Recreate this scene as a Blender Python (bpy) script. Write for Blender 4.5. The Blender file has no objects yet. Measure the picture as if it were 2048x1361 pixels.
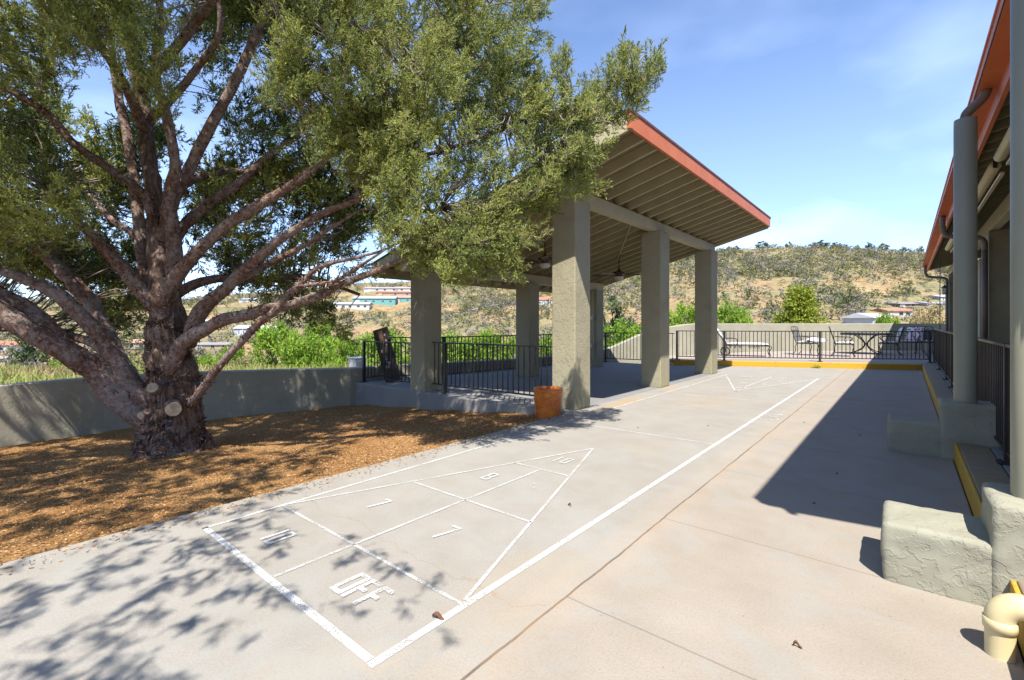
import bpy, math, random
import numpy as np
from math import sin, cos, pi, radians, sqrt, atan2
from mathutils import Vector, Matrix

random.seed(7); RNG = np.random.default_rng(7)
scene = bpy.context.scene
COL = scene.collection

# ------------------------------------------------------------------ camera, sky, sun, exposure
CAM = np.array([3.345, -1.02, 1.28]); YAW = 0.6968; F = 940.0; CU = 1024.0; CV = 646.0
SY, CY_ = sin(YAW), cos(YAW)
cam_data = bpy.data.cameras.new("camera"); cam = bpy.data.objects.new("camera", cam_data); COL.objects.link(cam)
cam.location = CAM; cam.rotation_euler = (pi / 2, 0, YAW)
cam_data.sensor_width = 36; cam_data.lens = 36 * F / 2048; cam_data.shift_y = (CV - 680.5) / 2048
cam_data.clip_start = 0.05; cam_data.clip_end = 3000
scene.camera = cam

TO_SUN = Vector((0.378, -0.51, 1.0)).normalized()
sun_data = bpy.data.lights.new("sun", 'SUN'); sun = bpy.data.objects.new("sun", sun_data); COL.objects.link(sun)
sun_data.energy = 5.0; sun_data.angle = radians(0.55); sun_data.color = (1.0, 0.945, 0.86)
sun.rotation_euler = TO_SUN.to_track_quat('Z', 'Y').to_euler(); sun.location = (10, -18, 30)

world = bpy.data.worlds.new("World"); scene.world = world; world.use_nodes = True
wn, wl = world.node_tree.nodes, world.node_tree.links
wn.clear()
sky = wn.new('ShaderNodeTexSky'); sky.sky_type = 'NISHITA'; sky.sun_disc = False
sky.sun_elevation = math.asin(TO_SUN.z); sky.sun_rotation = atan2(TO_SUN.x, TO_SUN.y)
sky.altitude = 1600; sky.air_density = 1.0; sky.dust_density = 0.6; sky.ozone_density = 1.6
bg = wn.new('ShaderNodeBackground'); bg.inputs['Strength'].default_value = 0.103
wo = wn.new('ShaderNodeOutputWorld')
tc = wn.new('ShaderNodeTexCoord')
mp = wn.new('ShaderNodeMapping'); mp.inputs['Scale'].default_value = (1.0, 1.0, 2.2); mp.inputs['Rotation'].default_value = (0.0, 0.0, 1.1); mp.inputs['Location'].default_value = (0.35, 0.2, 0.1)
n1 = wn.new('ShaderNodeTexNoise'); n1.inputs['Scale'].default_value = 2.6; n1.inputs['Detail'].default_value = 6; n1.inputs['Roughness'].default_value = 0.45
r1 = wn.new('ShaderNodeValToRGB'); r1.color_ramp.elements[0].position = 0.47; r1.color_ramp.elements[1].position = 0.78
sp = wn.new('ShaderNodeSeparateXYZ')
hz = wn.new('ShaderNodeMapRange'); hz.inputs['From Min'].default_value = 0.0; hz.inputs['From Max'].default_value = 0.55
hz.inputs['To Min'].default_value = 1.0; hz.inputs['To Max'].default_value = 0.16
mul = wn.new('ShaderNodeMath'); mul.operation = 'MULTIPLY'
add = wn.new('ShaderNodeMath'); add.operation = 'MULTIPLY_ADD'; add.inputs[1].default_value = 0.34; add.use_clamp = True
mix = wn.new('ShaderNodeMix'); mix.data_type = 'RGBA'; mix.inputs['B'].default_value = (6.6, 7.4, 8.6, 1)
wl.new(tc.outputs['Generated'], mp.inputs['Vector']); wl.new(mp.outputs['Vector'], n1.inputs['Vector'])
wl.new(n1.outputs['Fac'], r1.inputs['Fac']); wl.new(tc.outputs['Generated'], sp.inputs[0]); wl.new(sp.outputs['Z'], hz.inputs['Value'])
wl.new(r1.outputs['Color'], mul.inputs[0]); wl.new(hz.outputs['Result'], mul.inputs[1])
wl.new(hz.outputs['Result'], add.inputs[0]); wl.new(mul.outputs[0], add.inputs[2])
wl.new(add.outputs[0], mix.inputs['Factor']); wl.new(sky.outputs['Color'], mix.inputs['A'])
gain = wn.new('ShaderNodeMix'); gain.data_type = 'RGBA'; gain.blend_type = 'MULTIPLY'; gain.inputs['Factor'].default_value = 1.0; gain.inputs['B'].default_value = (0.96, 1.09, 1.30, 1)
wl.new(mix.outputs['Result'], gain.inputs['A']); wl.new(gain.outputs['Result'], bg.inputs['Color']); wl.new(bg.outputs[0], wo.inputs['Surface'])

scene.view_settings.view_transform = 'Standard'; scene.view_settings.look = 'None'
scene.view_settings.gamma = 1.0; scene.view_settings.exposure = 1.0

# ------------------------------------------------------------------ helpers
def at(u, v, t):
    """a point of the real place: t metres ahead, seen in the photo at (u, v)"""
    a = (u - CU) / F; b = -(v - CV) / F
    return CAM + t * np.array([-SY + a * CY_, CY_ + a * SY, b])

def tag(o, label=None, cat=None, group=None, kind=None):
    if label: o['label'] = label
    if cat: o['category'] = cat
    if group: o['group'] = group
    if kind: o['kind'] = kind
    return o

def thing(name, label, cat, loc=(0, 0, 0), rz=0, group=None):
    o = bpy.data.objects.new(name, None); COL.objects.link(o)
    o.location = loc; o.rotation_euler = (0, 0, rz); o.empty_display_size = 0.1
    return tag(o, label, cat, group)

class MB:
    def __init__(s): s.v = []; s.f = []
    def add(s, vs, fs):
        n = len(s.v); s.v.extend([tuple(map(float, p)) for p in vs]); s.f.extend([tuple(i + n for i in f) for f in fs])
    def box(s, x0, x1, y0, y1, z0, z1, M=None):
        vs = [(x, y, z) for z in (z0, z1) for y in (y0, y1) for x in (x0, x1)]
        if M is not None: vs = [tuple(M @ Vector(p)) for p in vs]
        s.add(vs, [(0, 2, 3, 1), (4, 5, 7, 6), (0, 1, 5, 4), (2, 6, 7, 3), (0, 4, 6, 2), (1, 3, 7, 5)])
    def bar(s, a, b, w, h):
        a, b = Vector(a), Vector(b); d = (b - a); L = d.length
        q = d.to_track_quat('Y', 'Z').to_matrix().to_4x4()
        s.box(-w / 2, w / 2, 0, L, -h / 2, h / 2, Matrix.Translation(a) @ q)
    def tube(s, pts, rad, n=8, cap=True, jit=0.0):
        P = np.array(pts, float); m = len(P)
        R = np.full(m, rad, float) if np.isscalar(rad) else np.array(rad, float)
        T = np.gradient(P, axis=0); T /= (np.linalg.norm(T, axis=1)[:, None] + 1e-9)
        up = np.array([0, 0, 1.0]) if abs(T[0][2]) < 0.9 else np.array([1.0, 0, 0])
        N = np.cross(T[0], up); N /= np.linalg.norm(N)
        vs = []
        for i in range(m):
            N = N - T[i] * N.dot(T[i]); N /= np.linalg.norm(N) + 1e-9
            B = np.cross(T[i], N)
            for k in range(n):
                a = 2 * pi * k / n; r = R[i] * (1 + (jit * RNG.normal() if jit else 0))
                vs.append(P[i] + r * (cos(a) * N + sin(a) * B))
        fs = [(i * n + k, i * n + (k + 1) % n, (i + 1) * n + (k + 1) % n, (i + 1) * n + k) for i in range(m - 1) for k in range(n)]
        if cap: fs += [tuple(range(n))[::-1], tuple((m - 1) * n + k for k in range(n))]
        s.add(vs, fs)
    def lathe(s, prof, c=(0, 0, 0), n=28):
        m = len(prof); vs = [(c[0] + r * cos(2 * pi * k / n), c[1] + r * sin(2 * pi * k / n), c[2] + z) for r, z in prof for k in range(n)]
        fs = [(i * n + k, i * n + (k + 1) % n, (i + 1) * n + (k + 1) % n, (i + 1) * n + k) for i in range(m - 1) for k in range(n)]
        s.add(vs, fs)
    def prism(s, poly, z0, z1):
        n = len(poly); z0s = z0 if hasattr(z0, '__len__') else [z0] * n; z1s = z1 if hasattr(z1, '__len__') else [z1] * n
        vs = [(p[0], p[1], z) for p, z in zip(poly, z0s)] + [(p[0], p[1], z) for p, z in zip(poly, z1s)]
        fs = [tuple(range(n))[::-1], tuple(range(n, 2 * n))] + [(i, (i + 1) % n, n + (i + 1) % n, n + i) for i in range(n)]
        s.add(vs, fs)
    def build(s, name, mat, parent=None, smooth=False, bevel=0):
        me = bpy.data.meshes.new(name); me.from_pydata(s.v, [], s.f); me.update()
        o = bpy.data.objects.new(name, me); COL.objects.link(o)
        for m in (mat if isinstance(mat, (list, tuple)) else [mat]): me.materials.append(m)
        if smooth: me.polygons.foreach_set('use_smooth', [True] * len(me.polygons))
        if parent: o.parent = parent
        if bevel:
            b = o.modifiers.new('bevel', 'BEVEL'); b.width = bevel; b.segments = 2; b.limit_method = 'ANGLE'; b.angle_limit = radians(50)
        return o

def copy_tree(o, parent=None):
    c = o.copy(); COL.objects.link(c); c.parent = parent
    for ch in list(o.children): copy_tree(ch, c)
    return c

def spline(pts, k=5):
    P = np.array(pts, float); out = []
    Q = np.vstack([2 * P[0] - P[1], P, 2 * P[-1] - P[-2]])
    for i in range(1, len(Q) - 2):
        p0, p1, p2, p3 = Q[i - 1:i + 3]
        for j in range(k):
            t = j / k
            out.append(0.5 * ((2 * p1) + (-p0 + p2) * t + (2 * p0 - 5 * p1 + 4 * p2 - p3) * t * t + (-p0 + 3 * p1 - 3 * p2 + p3) * t ** 3))
    out.append(P[-1]); return np.array(out)

# ------------------------------------------------------------------ materials
def new_mat(name, rough=0.8, spec=0.3):
    m = bpy.data.materials.new(name); m.use_nodes = True
    b = m.node_tree.nodes['Principled BSDF']; b.inputs['Roughness'].default_value = rough
    b.inputs['Specular IOR Level'].default_value = spec
    return m, m.node_tree.nodes, m.node_tree.links, b

def ramp(nt, stops):
    r = nt.new('ShaderNodeValToRGB'); e = r.color_ramp.elements
    while len(e) < len(stops): e.new(0.5)
    for i, (p, c) in enumerate(stops): e[i].position = p; e[i].color = (*c, 1)
    return r

def noise(nt, ln, scale, detail=5, rough=0.55, vec=None, dist=0):
    n = nt.new('ShaderNodeTexNoise'); n.inputs['Scale'].default_value = scale; n.inputs['Detail'].default_value = detail
    n.inputs['Roughness'].default_value = rough; n.inputs['Distortion'].default_value = dist
    if vec is not None: ln.new(vec, n.inputs['Vector'])
    return n

def mixc(nt, ln, fac, a, b, mode='MIX'):
    m = nt.new('ShaderNodeMix'); m.data_type = 'RGBA'; m.blend_type = mode
    for key, val in (('Factor', fac), ('A', a), ('B', b)):
        if isinstance(val, (int, float)): m.inputs[key].default_value = val
        elif isinstance(val, tuple): m.inputs[key].default_value = (*val, 1) if len(val) == 3 else val
        else: ln.new(val, m.inputs[key])
    return m.outputs['Result']

def bump(nt, ln, b, h, strength=0.3, dist=0.01, prev=None):
    n = nt.new('ShaderNodeBump'); n.inputs['Strength'].default_value = strength; n.inputs['Distance'].default_value = dist
    ln.new(h, n.inputs['Height'])
    if prev is not None: ln.new(prev, n.inputs['Normal'])
    ln.new(n.outputs[0], b.inputs['Normal']); return n.outputs[0]

def posn(nt):
    return nt.new('ShaderNodeNewGeometry').outputs['Position']
def obc(nt):
    return nt.new('ShaderNodeTexCoord').outputs['Object']

def plain(name, c, c2=None, scale=8, rough=0.7, spec=0.3, bmp=0.0, metal=0):
    m, nt, ln, b = new_mat(name, rough, spec)
    c2 = c2 or tuple(x * 0.8 for x in c)
    n = noise(nt, ln, scale, 6, 0.6, obc(nt)); r = ramp(nt, [(0.35, c2), (0.65, c)])
    ln.new(n.outputs['Fac'], r.inputs['Fac']); ln.new(r.outputs[0], b.inputs['Base Color'])
    b.inputs['Metallic'].default_value = metal
    if bmp: bump(nt, ln, b, n.outputs['Fac'], bmp, 0.01)
    return m

def stucco(name, c, c2, scale=1.0, strength=0.6, stain=None, dist=0.02, wob=1.2):
    m, nt, ln, b = new_mat(name, 0.9, 0.15)
    P = posn(nt)
    n0 = noise(nt, ln, 1.3, 4, 0.6, P); r0 = ramp(nt, [(0.3, c2), (0.7, c)]); ln.new(n0.outputs['Fac'], r0.inputs['Fac'])
    col = r0.outputs[0]
    n1 = noise(nt, ln, 7 * scale, 5, 0.55, P, wob)          # skip-trowel islands with crisp ridges
    r1 = ramp(nt, [(0.44, (0, 0, 0)), (0.50, (1, 1, 1)), (0.56, (0.72, 0.72, 0.72)), (1, (0.9, 0.9, 0.9))]); ln.new(n1.outputs['Fac'], r1.inputs['Fac'])
    n2 = noise(nt, ln, 140, 3, 0.6, P)
    col = mixc(nt, ln, 0.03, col, r1.outputs[0], 'MULTIPLY')
    if stain:
        n3 = noise(nt, ln, 2.2, 6, 0.65, P); r3 = ramp(nt, [(0.52, (0, 0, 0)), (0.75, (1, 1, 1))]); ln.new(n3.outputs['Fac'], r3.inputs['Fac'])
        col = mixc(nt, ln, r3.outputs[0], col, stain)
    ln.new(col, b.inputs['Base Color'])
    p = bump(nt, ln, b, n2.outputs['Fac'], 0.25, 0.004)
    bump(nt, ln, b, r1.outputs[0], strength, dist, p)
    return m

M = {}
M['stucco'] = stucco('stucco_sage', (0.35, 0.322, 0.225), (0.31, 0.285, 0.198), 1.6, 0.6, stain=(0.27, 0.245, 0.165), dist=0.006)
M['stucco_wall'] = stucco('stucco_wall', (0.36, 0.342, 0.268), (0.295, 0.282, 0.22), 2.0, 0.4, stain=(0.277, 0.254, 0.185), dist=0.006, wob=0.3)
M['stucco_block'] = stucco('stucco_block', (0.316, 0.308, 0.239), (0.269, 0.262, 0.200), 2.3, 0.38, stain=(0.231, 0.216, 0.162), dist=0.008, wob=0.25)
M['trim'] = plain('painted_wood_tan', (0.46, 0.41, 0.27), (0.40, 0.36, 0.235), 3, 0.6, bmp=0.05)
M['deck'] = plain('roof_boards_olive', (0.25, 0.225, 0.125), (0.21, 0.19, 0.10), 4, 0.7, bmp=0.05)
M['rafter'] = plain('rafter_bounce_lit', (0.44, 0.39, 0.25), (0.38, 0.34, 0.21), 3, 0.55, bmp=0.05)  # lighter than the roof boards; bounced light from below put into the colour
M['red'] = plain('red_oxide_paint', (0.58, 0.165, 0.055), (0.49, 0.13, 0.045), 2.5, 0.5, bmp=0.05)
M['roofing'] = plain('roofing_brown', (0.16, 0.07, 0.05), (0.11, 0.05, 0.04), 20, 0.9, bmp=0.3)
M['iron'] = plain('black_iron', (0.018, 0.017, 0.017), (0.012, 0.012, 0.012), 30, 0.45, 0.5)
M['iron_brown'] = plain('brown_iron', (0.035, 0.026, 0.024), (0.022, 0.018, 0.017), 20, 0.4, 0.5)
M['pipe'] = plain('round_pipe_sage', (0.295, 0.283, 0.205), (0.271, 0.258, 0.184), 2, 0.45, 0.4)
M['cream'] = plain('cream_pvc', (0.590, 0.508, 0.295), (0.541, 0.451, 0.246), 6, 0.35, 0.5, bmp=0.02)
M['downspout'] = plain('downspout_brown', (0.17, 0.13, 0.10), (0.13, 0.10, 0.075), 3, 0.5, 0.5)
M['cushion'] = plain('white_cushion', (0.590, 0.590, 0.574), (0.492, 0.492, 0.476), 9, 0.9, bmp=0.2)
M['glass_globe'] = plain('fan_globe', (0.615, 0.590, 0.525), (0.558, 0.533, 0.476), 3, 0.3, 0.5)
M['fan'] = plain('fan_bronze', (0.085, 0.032, 0.02), (0.05, 0.02, 0.014), 9, 0.4, 0.5)
M['white_metal'] = plain('white_metal', (0.508, 0.517, 0.525), (0.451, 0.459, 0.467), 3, 0.4, 0.5)
M['grey_metal'] = plain('grey_metal', (0.30, 0.31, 0.32), (0.24, 0.25, 0.26), 5, 0.5, 0.5)
M['darkglass'] = plain('window_glass', (0.03, 0.04, 0.05), (0.02, 0.025, 0.03), 3, 0.12, 0.6)
M['rubber'] = plain('tyre_rubber', (0.02, 0.02, 0.02), None, 8, 0.8)

# concrete with joints (joints are the slab's own saw cuts)
def line_mask(nt, ln, sock, pos, w, wob=None):
    s = nt.new('ShaderNodeMath'); s.operation = 'SUBTRACT'; s.inputs[1].default_value = pos; ln.new(sock, s.inputs[0])
    src = s.outputs[0]
    if wob is not None:
        a = nt.new('ShaderNodeMath'); a.operation = 'ADD'; ln.new(src, a.inputs[0]); ln.new(wob, a.inputs[1]); src = a.outputs[0]
    ab = nt.new('ShaderNodeMath'); ab.operation = 'ABSOLUTE'; ln.new(src, ab.inputs[0])
    mr = nt.new('ShaderNodeMapRange'); mr.inputs['From Min'].default_value = w * 0.5; mr.inputs['From Max'].default_value = w
    mr.inputs['To Min'].default_value = 1; mr.inputs['To Max'].default_value = 0; ln.new(ab.outputs[0], mr.inputs['Value'])
    return mr.outputs['Result']

def mmul(nt, ln, a, b_, op='MULTIPLY'):
    m = nt.new('ShaderNodeMath'); m.operation = op
    for i, x in enumerate((a, b_)):
        if isinstance(x, (int, float)): m.inputs[i].default_value = x
        else: ln.new(x, m.inputs[i])
    return m.outputs[0]

def concrete(name, ca, cb, joints=False, stain=(0.42, 0.31, 0.17), warm=None):
    m, nt, ln, b = new_mat(name, 0.85, 0.25)
    P = posn(nt)
    n0 = noise(nt, ln, 0.55, 5, 0.6, P, 0.4); r0 = ramp(nt, [(0.35, ca), (0.65, cb)]); ln.new(n0.outputs['Fac'], r0.inputs['Fac'])
    col = r0.outputs[0]
    n4 = noise(nt, ln, 3.2, 6, 0.6, P); r4 = ramp(nt, [(0.3, (0.84, 0.83, 0.81)), (0.7, (1, 1, 1))]); ln.new(n4.outputs['Fac'], r4.inputs['Fac'])
    col = mixc(nt, ln, 0.8, col, r4.outputs[0], 'MULTIPLY')
    n5 = noise(nt, ln, 95, 3, 0.7, P); r5 = ramp(nt, [(0.3, (0.80, 0.78, 0.75)), (0.55, (1, 1, 1)), (0.8, (1.06, 1.05, 1.03))]); ln.new(n5.outputs['Fac'], r5.inputs['Fac'])
    col = mixc(nt, ln, 0.75, col, r5.outputs[0], 'MULTIPLY')
    # soft brown water stains
    n6 = noise(nt, ln, 0.9, 7, 0.62, P, 0.8); r6 = ramp(nt, [(0.60, (0, 0, 0)), (0.74, (0.32, 0.32, 0.32))]); ln.new(n6.outputs['Fac'], r6.inputs['Fac'])
    col = mixc(nt, ln, r6.outputs[0], col, tuple(0.55 * x + 0.45 * y for x, y in zip(stain, ca)))
    # dark specks and grit
    vo = nt.new('ShaderNodeTexVoronoi'); vo.inputs['Scale'].default_value = 9.0; ln.new(P, vo.inputs['Vector'])
    rv = ramp(nt, [(0.02, (1, 1, 1)), (0.06, (0, 0, 0))]); ln.new(vo.outputs['Distance'], rv.inputs['Fac'])
    col = mixc(nt, ln, mmul(nt, ln, rv.outputs[0], 0.55), col, (0.13, 0.10, 0.07))
    if joints:
        s = nt.new('ShaderNodeSeparateXYZ'); ln.new(P, s.inputs[0]); X, Y = s.outputs['X'], s.outputs['Y']
        g0 = nt.new('ShaderNodeMath'); g0.operation = 'GREATER_THAN'; g0.inputs[1].default_value = 2.13; ln.new(X, g0.inputs[0])
        col = mixc(nt, ln, g0.outputs[0], col, (1.04, 0.975, 0.91), 'MULTIPLY')   # the lane was poured separately, warmer
        np_ = noise(nt, ln, 1.6, 5, 0.7, P, 1.5); rp = ramp(nt, [(0.50, (0, 0, 0)), (0.60, (0.35, 0.35, 0.35))]); ln.new(np_.outputs['Fac'], rp.inputs['Fac'])
        col = mixc(nt, ln, rp.outputs[0], col, (0.27, 0.275, 0.255))
        wob = mmul(nt, ln, mmul(nt, ln, noise(nt, ln, 2.5, 4, 0.6, P).outputs['Fac'], 0.5, 'SUBTRACT'), 0.03)
        # long joint with rust-coloured filler
        tj = line_mask(nt, ln, X, 2.13, 0.008, wob)
        nf = noise(nt, ln, 1.4, 4, 0.6, P); rf = ramp(nt, [(0.40, (0.09, 0.075, 0.06)), (0.62, (0.27, 0.15, 0.075))]); ln.new(nf.outputs['Fac'], rf.inputs['Fac'])
        halo = line_mask(nt, ln, X, 2.10, 0.16, wob)
        col = mixc(nt, ln, mmul(nt, ln, halo, 0.10), col, (0.45, 0.33, 0.2))
        col = mixc(nt, ln, mmul(nt, ln, tj, 0.9), col, rf.outputs[0])
        gate = nt.new('ShaderNodeMath'); gate.operation = 'GREATER_THAN'; gate.inputs[1].default_value = 2.13; ln.new(X, gate.inputs[0])
        tot = None
        for y in (-0.9, 0.83, 1.98, 3.30, 4.62, 5.95, 7.3, 8.6, 9.9, 11.2, 12.5, 13.8):
            q = line_mask(nt, ln, Y, y, 0.006, mmul(nt, ln, wob, 0.6))
            tot = q if tot is None else mmul(nt, ln, tot, q, 'MAXIMUM')
        col = mixc(nt, ln, mmul(nt, ln, mmul(nt, ln, tot, gate.outputs[0]), 0.6), col, (0.14, 0.12, 0.10))
        # two wandering hairline cracks on the court side
        nw = noise(nt, ln, 0.9, 6, 0.6, P); cw = mmul(nt, ln, mmul(nt, ln, nw.outputs['Fac'], 0.5, 'SUBTRACT'), 0.9)
        gl = nt.new('ShaderNodeMath'); gl.operation = 'LESS_THAN'; gl.inputs[1].default_value = 2.1; ln.new(X, gl.inputs[0])
        for y in (0.62, 6.1, 9.6):
            q = line_mask(nt, ln, Y, y, 0.007, cw)
            col = mixc(nt, ln, mmul(nt, ln, mmul(nt, ln, q, gl.outputs[0]), 0.35), col, (0.22, 0.15, 0.09))
        # two brown stains by the pavilion edge
        for (sx, sy, rx, ry) in ((-0.12, 6.0, 0.16, 0.75), (-0.18, 8.0, 0.14, 0.35), (0.9, 7.0, 0.5, 0.8), (1.9, 0.75, 0.25, 0.5)):
            dx = mmul(nt, ln, mmul(nt, ln, X, sx, 'SUBTRACT'), 1 / rx); dy = mmul(nt, ln, mmul(nt, ln, Y, sy, 'SUBTRACT'), 1 / ry)
            d = mmul(nt, ln, mmul(nt, ln, dx, dx), mmul(nt, ln, dy, dy), 'ADD')
            d = mmul(nt, ln, d, mmul(nt, ln, mmul(nt, ln, n4.outputs['Fac'], 0.5, 'SUBTRACT'), 2.2), 'ADD')
            mr = nt.new('ShaderNodeMapRange'); mr.inputs['From Min'].default_value = 0.4; mr.inputs['From Max'].default_value = 1.1
            mr.inputs['To Min'].default_value = 0.55 if sx < 0 else 0.16; mr.inputs['To Max'].default_value = 0; ln.new(d, mr.inputs['Value'])
            col = mixc(nt, ln, mr.outputs['Result'], col, (0.36, 0.25, 0.12))
    ln.new(col, b.inputs['Base Color'])
    bump(nt, ln, b, n5.outputs['Fac'], 0.35, 0.003)
    return m
M['concrete'] = concrete('concrete_court', (0.288, 0.266, 0.232), (0.310, 0.293, 0.264), True)
M['floor'] = concrete('concrete_pavilion', (0.208, 0.208, 0.208), (0.239, 0.239, 0.235))
M['patio'] = concrete('concrete_patio', (0.339, 0.285, 0.250), (0.362, 0.316, 0.281))
M['ledge'] = concrete('concrete_ledge', (0.239, 0.239, 0.239), (0.308, 0.296, 0.277), stain=(0.231, 0.169, 0.108))

def worn_paint(name, c, under, amount=0.5, scale=40):
    m, nt, ln, b = new_mat(name, 0.7, 0.3)
    P = posn(nt); n = noise(nt, ln, scale, 5, 0.7, P); n2 = noise(nt, ln, 3, 3, 0.6, P)
    s = mmul(nt, ln, n.outputs['Fac'], mmul(nt, ln, n2.outputs['Fac'], 0.6), 'ADD')
    r = ramp(nt, [(amount - 0.04, (1, 1, 1)), (amount + 0.04, (0, 0, 0))]); ln.new(s, r.inputs['Fac'])
    ln.new(mixc(nt, ln, r.outputs[0], c, under), b.inputs['Base Color'])
    return m
M['yellow'] = worn_paint('yellow_kerb_paint', (0.508, 0.295, 0.029), (0.246, 0.164, 0.074), 0.66, 9)
M['kerb_top'] = worn_paint('kerb_top_paint', (0.271, 0.193, 0.098), (0.213, 0.172, 0.123), 0.8, 14)

def line_paint(name, amt, scale):
    m, nt, ln, b = new_mat(name, 0.7, 0.3)
    P = posn(nt); n = noise(nt, ln, scale, 4, 0.75, P); n2 = noise(nt, ln, 5, 3, 0.6, P)
    s = mmul(nt, ln, n.outputs['Fac'], mmul(nt, ln, mmul(nt, ln, n2.outputs['Fac'], 0.5, 'SUBTRACT'), 0.35), 'ADD')
    r = ramp(nt, [(amt - 0.03, (0, 0, 0)), (amt + 0.03, (1, 1, 1))]); ln.new(s, r.inputs['Fac'])
    b.inputs['Base Color'].default_value = (0.52, 0.52, 0.51, 1)
    ln.new(r.outputs[0], b.inputs['Alpha']); return m
M['line'] = line_paint('white_line_paint', 0.44, 130)
M['line_worn'] = line_paint('worn_line_paint', 0.475, 150)
M['line_faint'] = line_paint('faint_line_paint', 0.60, 60)

def mulch_mat():
    m, nt, ln, b = new_mat('mulch', 0.95, 0.1)
    P = posn(nt); n = noise(nt, ln, 60, 6, 0.75, P); n2 = noise(nt, ln, 1.1, 4, 0.6, P)
    r = ramp(nt, [(0.3, (0.16, 0.08, 0.035)), (0.5, (0.34, 0.19, 0.075)), (0.7, (0.50, 0.31, 0.13))]); ln.new(n.outputs['Fac'], r.inputs['Fac'])
    r2 = ramp(nt, [(0.35, (0.7, 0.62, 0.55)), (0.65, (1, 1, 1))]); ln.new(n2.outputs['Fac'], r2.inputs['Fac'])
    ln.new(mixc(nt, ln, 1.0, r.outputs[0], r2.outputs[0], 'MULTIPLY'), b.inputs['Base Color'])
    bump(nt, ln, b, n.outputs['Fac'], 0.9, 0.02); return m
M['mulch'] = mulch_mat()

def tint_mat(name, stops, rough=0.75, trans=0.0, spec=0.2):
    m, nt, ln, b = new_mat(name, rough, spec)
    a = nt.new('ShaderNodeAttribute'); a.attribute_name = 'tint'
    r = ramp(nt, stops); ln.new(a.outputs['Fac'], r.inputs['Fac']); ln.new(r.outputs[0], b.inputs['Base Color'])
    if trans:
        t = nt.new('ShaderNodeBsdfTranslucent'); ln.new(r.outputs[0], t.inputs['Color'])
        mx = nt.new('ShaderNodeMixShader'); mx.inputs[0].default_value = trans
        out = nt['Material Output']; ln.new(b.outputs[0], mx.inputs[1]); ln.new(t.outputs[0], mx.inputs[2]); ln.new(mx.outputs[0], out.inputs['Surface'])
    return m
M['chips'] = tint_mat('wood_chips', [(0, (0.10, 0.048, 0.022)), (0.4, (0.29, 0.155, 0.06)), (0.8, (0.46, 0.27, 0.11)), (1, (0.55, 0.40, 0.24))], 0.9)
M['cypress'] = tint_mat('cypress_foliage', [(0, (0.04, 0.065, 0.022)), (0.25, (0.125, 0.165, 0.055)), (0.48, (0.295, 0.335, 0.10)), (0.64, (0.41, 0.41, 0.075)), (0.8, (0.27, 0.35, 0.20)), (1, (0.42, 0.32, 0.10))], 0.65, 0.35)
M['cones'] = plain('cypress_cones', (0.24, 0.20, 0.19), (0.14, 0.11, 0.10), 30, 0.8, bmp=0.4)
M['willow'] = tint_mat('spring_leaves', [(0, (0.074, 0.123, 0.016)), (0.35, (0.156, 0.271, 0.029)), (0.7, (0.246, 0.377, 0.041)), (1, (0.344, 0.410, 0.074))], 0.7, 0.35)
M['weeds'] = tint_mat('weed_leaves', [(0, (0.09, 0.12, 0.03)), (0.5, (0.20, 0.25, 0.06)), (1, (0.33, 0.36, 0.11))], 0.8, 0.3)
M['pine_yellow'] = tint_mat('yellowgreen_needles', [(0, (0.07, 0.10, 0.01)), (0.5, (0.22, 0.27, 0.03)), (1, (0.42, 0.44, 0.06))], 0.7, 0.3)
M['juniper'] = tint_mat('juniper_leaves', [(0, (0.03, 0.05, 0.025)), (0.5, (0.075, 0.105, 0.045)), (1, (0.14, 0.16, 0.07))], 0.8, 0.1)
M['scrub_green'] = tint_mat('scrub_olive', [(0, (0.076, 0.085, 0.038)), (0.5, (0.162, 0.170, 0.072)), (1, (0.272, 0.264, 0.111))], 0.85, 0.25)
M['scrub_grey'] = tint_mat('scrub_grey', [(0, (0.111, 0.102, 0.085)), (0.5, (0.204, 0.187, 0.162)), (1, (0.306, 0.289, 0.238))], 0.9, 0.2)
M['tanbush'] = tint_mat('tan_bush', [(0, (0.13, 0.10, 0.05)), (0.5, (0.31, 0.25, 0.12)), (1, (0.46, 0.40, 0.18))], 0.9, 0.2)
M['bark_far'] = plain('bark_far', (0.16, 0.12, 0.09), (0.10, 0.075, 0.055), 3, 0.9)

def bark_mat(name, grey, red, thr, sc):
    m, nt, ln, b = new_mat(name, 0.9, 0.15)
    P = posn(nt); mp_ = nt.new('ShaderNodeMapping'); mp_.inputs['Scale'].default_value = sc; ln.new(P, mp_.inputs['Vector'])
    n = noise(nt, ln, 9, 7, 0.68, mp_.outputs[0], 0.6); n2 = noise(nt, ln, 2.3, 4, 0.6, P); n3 = noise(nt, ln, 50, 4, 0.7, P)
    r = ramp(nt, [(0.26, tuple(0.5 * x for x in red)), (0.42, red), (thr, grey), (0.85, tuple(min(1, 1.35 * x) for x in grey))])
    s = mmul(nt, ln, n.outputs['Fac'], mmul(nt, ln, mmul(nt, ln, n2.outputs['Fac'], 0.5, 'SUBTRACT'), 0.5), 'ADD')
    ln.new(s, r.inputs['Fac']); ln.new(r.outputs[0], b.inputs['Base Color'])
    p = bump(nt, ln, b, n3.outputs['Fac'], 0.4, 0.01); bump(nt, ln, b, n.outputs['Fac'], 1.0, 0.035, p)
    return m
M['bark'] = bark_mat('bark_trunk', (0.25, 0.19, 0.16), (0.115, 0.066, 0.045), 0.62, (3.6, 3.6, 0.5))
M['limb'] = bark_mat('bark_limb', (0.27, 0.222, 0.20), (0.17, 0.098, 0.07), 0.57, (2.4, 2.4, 2.4))
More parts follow.
